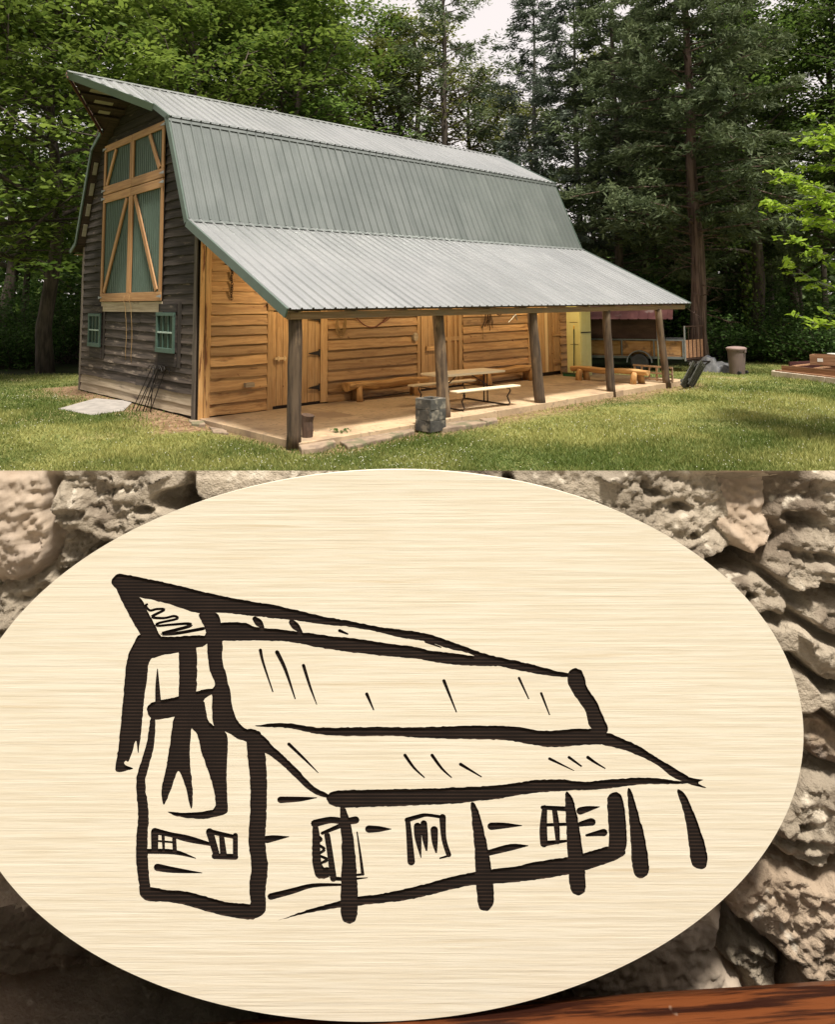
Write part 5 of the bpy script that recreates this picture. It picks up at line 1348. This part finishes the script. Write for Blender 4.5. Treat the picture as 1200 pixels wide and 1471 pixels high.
def broadleaf(seed, h, hb, r, leaf=.17, dens=1.0, limbs=20, trunk_r=None, crown='leafA', bark='bark', open_=0.0):
    rs = np.random.default_rng(seed); mb = MB(); C = []; shade = []
    tr = trunk_r or h * .016
    tp = [np.array([0, 0, -.3])]
    for i in range(10): tp.append(np.array([.012 * h * math.sin(i * 1.3 + seed), .012 * h * math.cos(i * .9 + seed), h * .92 * (i + 1) / 10]))
    mb.tube(tp, [tr * 1.25] + [tr * (1 - .09 * i) for i in range(10)], 10)
    for k in range(limbs):
        f = k / (limbs - 1); z = hb + (h * .9 - hb) * f ** .9
        i = min(9, int(z / (h * .92) * 10)); base = tp[i] + (tp[i + 1] - tp[i]) * .5; base = np.array([base[0], base[1], z])
        az = k * 2.4 + rs.uniform(-.4, .4); el = .12 + .75 * f + rs.uniform(-.1, .2)
        L = r * (1.05 - .62 * f ** 1.6) * rs.uniform(.75, 1.15)
        d = np.array([math.cos(az) * math.cos(el), math.sin(az) * math.cos(el), math.sin(el)])
        lp = curve(base, d, L, 6, rs, .12, .03)
        r0 = tr * (.42 - .25 * f)
        mb.tube(lp, [r0 * (1 - .14 * q) for q in range(7)], 5)
        subs = 8
        for s in range(subs):
            t = .22 + .78 * (s + .5) / subs; q = min(5, int(t * 6)); b0 = lp[q] + (lp[q + 1] - lp[q]) * (t * 6 - q)
            az2 = az + rs.uniform(-1.5, 1.5); el2 = rs.uniform(-.25, .7)
            sp_ = curve(b0, np.array([math.cos(az2) * math.cos(el2), math.sin(az2) * math.cos(el2), math.sin(el2)]), L * rs.uniform(.25, .5), 3, rs, .2, -.02)
            mb.tube(sp_, [r0 * .3, r0 * .24, r0 * .17, r0 * .08], 4, cap=False)
            for c in (sp_[1], sp_[2], sp_[3]):
                if rs.random() < max(open_, .34): continue
                m = int(36 * dens * rs.uniform(.5, 1.5)); sc = .040 * r + .12
                C.append(c + rs.normal(size=(m, 3)) * np.array([sc * 1.35, sc * 1.35, sc * .45])); shade.append(np.full(m, rs.uniform(0, 1)))
    C = np.concatenate(C); shade = np.concatenate(shade)
    V, F = leaf_cards(C, leaf, rs, .55, .8, .25)
    cm = crown_mesh('crown', V, F, rs, np.clip(.7 * shade + .3 * rs.random(len(C)), 0, 1))
    return mb, cm, MT[bark], MT[crown]

def conifer(seed, h, hb, r, crown='cedar', bark='cedar_bark', trunk_r=None, dens=1.0, droop=.12, bare=True, gap=0.0, tip_only=0.35):
    rs = np.random.default_rng(seed); mb = MB(); C = []; A = []; sh = []
    tr = trunk_r or h * .014
    tp = [np.array([.05 * math.sin(i * 1.1 + seed), .05 * math.cos(i * 1.7 + seed), -.3 + (h + .3) * i / 12]) for i in range(13)]
    mb.tube(tp, [tr * 1.35] + [tr * (1.02 - .078 * i) for i in range(1, 13)], 12)
    if bare:
        for k in range(26):
            z = hb * rs.uniform(.35, 1.15); az = rs.uniform(0, 6.28); L = rs.uniform(.4, 1.9)
            lp = curve(np.array([0, 0, z]), np.array([math.cos(az), math.sin(az), rs.uniform(-.15, .25)]), L, 5, rs, .2)
            mb.tube(lp, [.022, .017, .013, .010, .007, .004], 4, cap=False)
            for s in range(3):
                q = rs.integers(1, 5); a2 = az + rs.uniform(-1.2, 1.2)
                mb.tube(curve(lp[q], np.array([math.cos(a2), math.sin(a2), rs.uniform(-.4, .3)]), L * .4, 3, rs, .25), [.009, .007, .005, .003], 3, cap=False)
    z = hb; k = 0
    while z < h * .985:
        f = (z - hb) / (h - hb)
        az = k * 2.4 + rs.uniform(-.5, .5); L = r * (1 - f) ** .65 * rs.uniform(.6, 1.15) + .25
        k += 1; z += rs.uniform(.05, .15) * h / 16
        if rs.random() < gap: continue
        lp = curve(np.array([0, 0, z]), np.array([math.cos(az), math.sin(az), .25 - droop]), L, 6, rs, .10, -droop * .25)
        mb.tube(lp, [tr * .16 * (1 - f * .5) * (1 - .13 * q) for q in range(7)], 4, cap=False)
        for s in range(9):
            t = tip_only + (1 - tip_only) * (s + .5) / 9; q = min(5, int(t * 6)); b0 = lp[q] + (lp[q + 1] - lp[q]) * (t * 6 - q)
            a2 = az + rs.uniform(-1.3, 1.3); l2 = L * rs.uniform(.12, .30) + .12; dd = np.array([math.cos(a2), math.sin(a2), rs.uniform(-.5, .35)])
            m = int(13 * dens * rs.uniform(.6, 1.4) * (l2 / .5 + .5)); tt = rs.random(m)[:, None]
            pts = b0 + dd * l2 * tt + rs.normal(size=(m, 3)) * np.array([.11, .11, .09])
            C.append(pts); A.append(np.repeat(dd[None], m, 0)); sh.append(np.full(m, rs.random()))
    C = np.concatenate(C); A = np.concatenate(A); sh = np.concatenate(sh)
    V, F = leaf_cards(C, .24, rs, .26, .2, .05, axis=A)
    cm = crown_mesh('crown', V, F, rs, np.clip(.5 * sh + .5 * rs.random(len(C)), 0, 1))
    return mb, cm, MT[bark], MT[crown]

TREES = {}
def proto(key, parts):
    mb, cm, bark, leaf = parts
    me = bpy.data.meshes.new('trunk'); me.from_pydata(mb.v, [], mb.f); me.update(); me.materials.append(bark); cm.materials.append(leaf)
    me.polygons.foreach_set('use_smooth', [True] * len(me.polygons)); TREES[key] = (me, cm)

proto('oakA', broadleaf(1, 17, 3.2, 6.2, .27, 1.2, 30))
proto('oakB', broadleaf(2, 18, 4.0, 5.6, .20, 1.5, 28, crown='leafB'))
proto('oakC', broadleaf(3, 16, 2.6, 5.2, .24, 1.2, 26))
proto('slim', broadleaf(4, 17, 4.0, 3.8, .19, .8, 28, crown='leafD', open_=.30))
proto('slimB', broadleaf(14, 17, 3.5, 3.6, .17, .9, 24, crown='leafB', open_=.2))
proto('cedarA', conifer(5, 18, 4.6, 4.4, 'cedar', 'cedar_bark', .30, 2.0, tip_only=.12))
proto('cedarB', conifer(6, 19, 4.5, 3.4, 'spruce', 'grey_bark', .22, 1.1, gap=.12))
proto('pine', conifer(7, 21, 7.0, 4.2, 'cedar', 'bark', .30, .8, droop=-.16, bare=True, gap=.25, tip_only=.55))
proto('cedarC', conifer(8, 17, 3.0, 3.2, 'cedar', 'bark', .20, 1.3))

def place(key, u, y, label, cat='tree', group=None, s=1.0, rz=None, name='tree', z=None):
    p = at_depth(u, y, 0); zz = gzs(p.x, p.y) if z is None else z
    t = tag(empty(name, (p.x, p.y, zz), random.uniform(0, 6.28) if rz is None else rz), label, cat, group); t.scale = (s, s, s)
    tm, cm = TREES[key]
    for nme, me in (('trunk', tm), ('crown', cm)):
        o = bpy.data.objects.new(nme, me); col.objects.link(o); o.parent = t
    return t
WOODG = 'trees of the woods around the barn'
place('oakA', 70, 25.2, 'large leafy tree with thick dark trunk standing beyond the barn gable', s=.95, name='broadleaf_tree', rz=2.2)
place('oakC', -60, 22.5, 'leafy tree with low sweeping branches at the edge of the lawn', s=.95, name='broadleaf_tree')
for (key, u, y, s) in (('oakB', 10, 33, 1.0), ('oakA', 165, 36, 1.1), ('oakC', 270, 31, 1.12), ('oakB', 235, 40, 1.3), ('oakB', 350, 37, 1.2), ('oakC', 425, 36, 1.3), ('oakA', 320, 46, 1.45), ('oakB', 415, 46, 1.35)):
    place(key, u, y, {10: 'tall leafy tree in the woods behind the big dark trunk', 165: 'tall leafy tree in the woods just behind the gable', 270: 'leafy tree rising right behind the hood of the barn roof', 235: 'taller leafy tree deep behind the hood of the barn roof', 350: 'dense leafy tree behind the near third of the ridge', 425: 'leafy tree bordering the bright sky gap behind the ridge', 320: 'very tall leafy tree far back behind the near third of the ridge', 415: 'tall leafy tree far back beside the bright sky gap'}[u], group=WOODG, s=s, name='broadleaf_tree')
place('slim', 572, 38, 'slender sparse tree against the bright sky behind the ridge', s=1.0, name='slender_tree')
place('slim', 600, 44, 'airy olive leafed tree between the slender tree and the sparse pine', s=1.25, name='slender_tree', rz=1.0)
place('slimB', 538, 43, 'airy mid green tree beside the bright sky gap behind the ridge', s=1.25, name='slender_tree', rz=2.0)
place('pine', 642, 36, 'tall sparse pine with a straight bare trunk rising behind the ridge', s=1.0, name='pine_tree')
place('slim', 715, 47, 'thin olive leafed tree between the pine and the dark cedars', s=1.0, name='slender_tree')
place('oakB', 448, 52, 'dark leafy tree against the bright sky behind the middle of the roof', s=1.3, name='broadleaf_tree')
place('slim', 680, 43, 'thin olive leafed tree close beside the sparse pine', s=1.0, name='slender_tree')
place('slim', 540, 56, 'thin olive leafed tree far behind the middle of the roof', s=.9, name='slender_tree')
place('slim', 765, 50, 'thin olive leafed tree close behind the far cedars', s=1.0, name='slender_tree')
for (key, u, y, s, lab) in (('cedarB', 775, 36, 1.0, 'blue green spruce standing behind the far end of the roof'), ('cedarB', 835, 33, .95, 'blue green spruce with dead lower branches past the far end of the roof'), ('cedarC', 893, 31, 1.1, 'slim straight dark conifer between the barn and the big cedar'),
                            ('cedarC', 945, 36, 1.05, 'dark conifer just behind the big cedar')):
    place(key, u, y, lab, s=s, name='conifer_tree')
place('slim', 862, 45, 'thin olive leafed tree among the dark spruces past the barn', s=1.1, name='slender_tree')
place('slimB', 925, 40, 'slim mid green tree among the dark conifers past the barn', s=1.1, name='slender_tree')
place('cedarA', 1003, 26.2, 'big cedar with a thick shaggy reddish trunk beside the trailer', s=1.0, name='cedar_tree', rz=.7)
place('cedarC', 1070, 33, 'dark conifer behind the brown trash can', s=1.0, name='conifer_tree')
place('slimB', 1086, 30.5, 'slim grey trunked tree behind the trash can', s=1.0, name='slender_tree')
for (key, u, y, s) in (('oakA', 1135, 36, 1.0), ('oakB', 1215, 31, .95), ('oakC', 1060, 44, 1.15), ('oakC', 960, 48, 1.15), ('oakB', 1290, 27, .9)):
    place(key, u, y, 'leafy tree in the shady woods behind the raised bed', group='leafy trees behind the raised bed', s=s, name='broadleaf_tree')

# unseen woods continued behind the viewer's terrace, added to darken reflections in the roof
for k, (x, y, s) in enumerate(((-31, -5, 1.5), (-27, -16, 1.7), (-18, -24, 1.7), (-9, -27, 1.75), (0, -28, 1.8), (9, -28, 1.8), (18, -26, 1.7), (27, -18, 1.7), (32, -4, 1.6), (-33, 8, 1.4), (35, 9, 1.5), (-5, -36, 1.9), (13, -36, 1.9))):
    t = tag(empty('broadleaf_tree', (x, y, gzs(x, y) - .02), k * 1.7), 'tall leafy tree of the woods on the terrace side of the stone wall', 'tree', 'woods on the terrace side of the wall'); t.scale = (s, s, s)
    for nme, me in zip(('trunk', 'crown'), TREES[('oakA', 'oakB', 'oakC')[k % 3]]):
        o = bpy.data.objects.new(nme, me); col.objects.link(o); o.parent = t

# young tree with bright leaves reaching in beside the raised bed
def sapling():
    rs = np.random.default_rng(40); p = at_depth(1262, 12.6, 0); z0 = gzs(p.x, p.y)
    t = tag(empty('young_tree', (p.x, p.y, z0)), 'young tree with bright yellow green leaves reaching over the lawn', 'tree'); mb = MB(); C = []; A = []
    tp = [np.array([.06 * math.sin(i), .05 * math.cos(i * 1.3), 5.9 * i / 9 - .1]) for i in range(10)]
    mb.tube(tp, [.075 * (1 - .085 * i) for i in range(10)], 8)
    for k in range(26):
        z = 1.9 + 3.6 * k / 26 + rs.uniform(-.1, .1); az = math.pi + rs.uniform(-1.15, 1.15) if k % 2 == 0 else rs.uniform(0, 6.28)
        L = (2.15 - .24 * abs(z - 3.1)) * rs.uniform(.62, .92)
        lp = curve(np.array([0, 0, z]), np.array([math.cos(az), math.sin(az), .28]), L, 7, rs, .13, .0)
        mb.tube(lp, [.020 * (1 - .12 * q) for q in range(8)], 5, cap=False)
        for s in range(11):
            q = rs.integers(2, 8); a2 = az + rs.uniform(-1.3, 1.3)
            sp_ = curve(lp[q] if q < 8 else lp[7], np.array([math.cos(a2), math.sin(a2), rs.uniform(-.1, .35)]), rs.uniform(.18, .42), 3, rs, .15)
            mb.tube(sp_, [.006, .005, .004, .003], 4, cap=False)
            for c in sp_[1:]:
                m = 4; dd = rs.normal(size=(m, 3)); dd[:, 2] *= .3; dd /= np.linalg.norm(dd, axis=1)[:, None]
                C.append(c + dd * .06); A.append(dd)
    C = np.concatenate(C); A = np.concatenate(A); V, F = leaf_cards(C, .135, rs, .46, .6, .1, hexa=True, axis=A)
    mb.build('trunk', MT['grey_bark'], t, smooth=True); link('crown', crown_mesh('crown', V, F, rs), MT['leafC'], t)
sapling()

# shrubs
def shrub_proto(seed, r, h, leaf, n, m_):
    rs = np.random.default_rng(seed); mb = MB(); C = []
    for k in range(n):
        az = rs.uniform(0, 6.28); el = rs.uniform(.35, 1.5); L = h * rs.uniform(.6, 1.1)
        lp = curve(np.array([rs.normal() * .12 * r, rs.normal() * .12 * r, -.1]), np.array([math.cos(az) * math.cos(el) * r / h, math.sin(az) * math.cos(el) * r / h, math.sin(el)]), L, 6, rs, .16, -.02)
        mb.tube(lp, [.022, .018, .015, .012, .009, .006, .003], 4, cap=False)
        for c in lp[2:]:
            C.append(c + rs.normal(size=(m_, 3)) * np.array([.2, .2, .13]) * (r / 1.4))
    C = np.concatenate(C); V, F = leaf_cards(C, leaf, rs, .55, .7, .2)
    me = bpy.data.meshes.new('stems'); me.from_pydata(mb.v, [], mb.f); me.update(); me.materials.append(MT['bark'])
    cm = crown_mesh('foliage', V, F, rs); cm.materials.append(MT['bush']); return me, cm
SHR = [shrub_proto(51, 1.6, 2.0, .13, 46, 16), shrub_proto(52, 2.2, 3.4, .16, 50, 18)]
def shrub(k, u, y, s, label, group):
    p = at_depth(u, y, 0); t = tag(empty('shrub', (p.x, p.y, gzs(p.x, p.y)), random.uniform(0, 6)), label, 'shrub', group); t.scale = (s, s, s)
    for nme, me in zip(('stems', 'foliage'), SHR[k]):
        o = bpy.data.objects.new(nme, me); col.objects.link(o); o.parent = t
for (k, u, y, s) in ((0, 1095, 28.5, .8), (0, 1130, 27.6, .95), (1, 1165, 29.5, .85), (0, 1180, 26.6, .85), (1, 1225, 28, .9), (1, 1120, 31.5, .9), (0, 1215, 25.8, .8)):
    shrub(k, u, y, s, 'leafy green shrub at the wood edge behind the raised bed', 'shrubs behind the raised bed')
for (k, u, y, s) in ((0, 40, 27.5, .9), (0, 5, 26.8, .8), (1, 100, 30, .9), (1, 20, 31, 1.0), (0, -30, 27, .9), (1, 60, 33, 1.1)):
    shrub(k, u, y, s, 'leafy shrub in the shade at the edge of the lawn beyond the gable', 'shrubs beyond the gable end')
for (k, u, y, s) in ((1, 850, 31, 1.15), (1, 890, 34, 1.4), (1, 940, 32, 1.2), (1, 815, 33, 1.3), (1, 975, 34, 1.3), (0, 1030, 29.5, 1.0), (1, 1050, 34, 1.2)):
    shrub(k, u, y, s, 'tall green shrub in the undergrowth behind the shelter and trailer', 'undergrowth behind the shelter')

# ivy on the slim trunk behind the trash can
rs = np.random.default_rng(77); p = at_depth(1086, 30.5, 0); n = 900
zz = rs.uniform(.2, 5.2, n); aa = rs.uniform(0, 6.28, n); rr = .24 + rs.random(n) * .28
V, F = leaf_cards(np.c_[p.x - .1 + rr * np.cos(aa), p.y + rr * np.sin(aa), zz], .13, rs, .8, .1, .5)
tag(link('ivy', crown_mesh('ivy', V, F, rs), MT['leafA']), 'ivy climbing the slim grey trunk', 'ivy')

# far woods, one mass
def far_woods():
    rs = np.random.default_rng(90); n = 90000
    y = rs.uniform(46, 78, n); u = rs.uniform(-500, 1700, n)
    top = 13 - 8.0 * np.exp(-((u - 650) / 130.0) ** 2) - 5.0 * np.exp(-((u - 860) / 70.0) ** 2) + 3.0 * np.sin(u * .021) + 2 * np.sin(u * .053 + 1)
    z = rs.random(n) ** 1.15 * top * (y / 60); x = (u - 600) / PXF * y
    C = np.c_[x, y, z]
    V, F = leaf_cards(C, .85, rs, .6, .4, .2)
    o = link('far_woods', crown_mesh('far_woods', V, F, rs), MT['leafB']); tag(o, 'dense green mass of woods far behind the barn', 'woods', kind='stuff')
far_woods()
# trunks standing deeper in the woods
mbt = MB().tube([(0, 0, -.3), (.05, .02, 4), (-.05, .06, 8), (.03, 0, 13)], [.20, .16, .13, .09], 8)
tm = bpy.data.meshes.new('tree_trunk'); tm.from_pydata(mbt.v, [], mbt.f); tm.update(); tm.materials.append(MT['bark'])
for (u, y, s) in ((118, 30, .55), (132, 36, .8), (35, 38, 1), (858, 40, .9), (905, 38, .8), (930, 43, 1), (1040, 36, .9), (1108, 40, 1), (1150, 38, .8), (1185, 44, 1), (985, 44, 1.1)):
    p = at_depth(u, y, gzs(at_depth(u, y, 0).x, y)); o = bpy.data.objects.new('tree_trunk', tm); col.objects.link(o); o.location = p; o.scale = (s, s, 1); o.rotation_euler = (random.uniform(-.04, .04), random.uniform(-.04, .04), random.uniform(0, 6))
    tag(o, 'bare dark tree trunk deep in the shade of the woods', 'tree', 'bare trunks in the woods')

# small weed at the patio edge
rs = np.random.default_rng(5); p = on_z(488, 629, -.1); C = []; A = []
for k in range(9):
    az = rs.uniform(0, 6.28); L = rs.uniform(.08, .20)
    for t_ in np.linspace(.2, 1, 8):
        c = np.array([p.x + math.cos(az) * L * t_, p.y + math.sin(az) * L * t_, -.1 + .15 * math.sin(t_ * 2.2)]); C.append(c); A.append((math.cos(az + 1), math.sin(az + 1), .2)); C.append(c); A.append((math.cos(az - 1), math.sin(az - 1), .2))
V, F = leaf_cards(np.array(C), .06, rs, .3, .6, 0, axis=np.array(A))
tag(link('weed', crown_mesh('weed', V, F, rs), MT['bush']), 'small green weed growing between the flat stones by the patio', 'plant')

# lawn
def lawn():
    rs = np.random.default_rng(12); n = 420000
    # denser towards the viewer
    y = 1 / rs.uniform(1 / 30.0, 1 / 9.3, n); x = rs.uniform(-.66, .66, n) * y * 1.02
    yn = rs.uniform(1.2, 9.3, 90000); y = np.concatenate([y, yn]); x = np.concatenate([x, rs.uniform(-7, 7, 90000)]); n = len(y)
    a, b = to_ab(x, y)
    nzz = fbm(x * .9, y * .9, 5, 4) * 1.2; nb = fbm(x * .45, y * .45, 19, 4)
    soil = sstep(-1.3, -.35, a + nzz) * (b > -.9) * (b < 8) * (a < 2)
    soil = np.maximum(soil, .8 * sstep(-4.6, -3.95, b + nzz * .7) * (a > -.3) * (a < 13.5) * (b < 0))
    bare = np.clip((nb - .06) * 3.5, 0, .85)
    wood = sstep(24.5, 26.5, y + nzz * 1.2 - 2.5 * sstep(5, 14, x) + 1.5 * sstep(-8, -14, x))
    keep = (rs.random(n) > soil * .9) & (rs.random(n) > bare * .75) & (rs.random(n) > wood)
    keep &= ~((a > -.03) & (a < 13.3) & (b > -3.68) & (b < 7.0))
    # pad
    pp = POLYPAD; ins = np.ones(n, bool); area = sum(pp[i].x * pp[(i + 1) % 5].y - pp[(i + 1) % 5].x * pp[i].y for i in range(5))
    for i in range(5):
        q0, q1 = pp[i], pp[(i + 1) % 5]; cr = (q1.x - q0.x) * (y - q0.y) - (q1.y - q0.y) * (x - q0.x); ins &= (cr * (1 if area > 0 else -1) > 0)
    keep &= ~ins
    x, y, nb = x[keep], y[keep], nb[keep]; n = len(x); z = gz(x, y) - .005
    hgt = rs.uniform(.025, .075, n) * (1 + 1.4 * np.clip(fbm(x * .7, y * .7, 33, 3), -.3, .6)); wd = rs.uniform(.006, .014, n) * (np.maximum(y, 9) / 14) ** .5; az = rs.uniform(0, 6.28, n)
    lx_ = rs.normal(size=n) * .03; ly_ = rs.normal(size=n) * .03
    V = np.stack([np.c_[x - np.cos(az) * wd, y - np.sin(az) * wd, z], np.c_[x + np.cos(az) * wd, y + np.sin(az) * wd, z], np.c_[x + lx_, y + ly_, z + hgt]], 1).reshape(-1, 3)
    F = np.arange(3 * n).reshape(n, 3)
    rnd = np.clip(.42 + nb * 2.6 + rs.normal(size=n) * .25, 0, 1)
    tag(link('lawn_grass', crown_mesh('lawn_grass', V, F, rs, rnd), MT['grass']), 'short patchy lawn grass around the barn', 'grass', kind='stuff')
    # clover heads
    m_ = 5200; y = 1 / rs.uniform(1 / 27.0, 1 / 9.3, m_); x = rs.uniform(-.62, .62, m_) * y; cl = fbm(x * .5, y * .5, 44, 3); a, b = to_ab(x, y)
    k = (rs.random(m_) < np.clip(.35 + cl * 3, 0.04, 1)) & ~((a > -.6) & (b > -4.3) & (a < 14)) & (y < 23)
    x, y = x[k], y[k]; n = len(x); z = gz(x, y) + rs.uniform(.035, .065, n); r = rs.uniform(.006, .012, n) * (y / 13) ** .5
    dirs = np.array([(1, 0, 0), (0, 1, 0), (-1, 0, 0), (0, -1, 0), (0, 0, .9), (0, 0, -.9)]); C = np.c_[x, y, z]
    V = (C[:, None] + dirs[None] * r[:, None, None]).reshape(-1, 3)
    f0 = np.array([(0, 1, 4), (1, 2, 4), (2, 3, 4), (3, 0, 4), (1, 0, 5), (2, 1, 5), (3, 2, 5), (0, 3, 5)]); F = (np.arange(n)[:, None, None] * 6 + f0[None]).reshape(-1, 3)
    tag(link('clover_flowers', np_mesh('clover_flowers', V, F), mat('clover_white', (.62, .62, .52), rough=.9)), 'white clover heads scattered in the lawn', 'flowers', kind='stuff')
lawn()
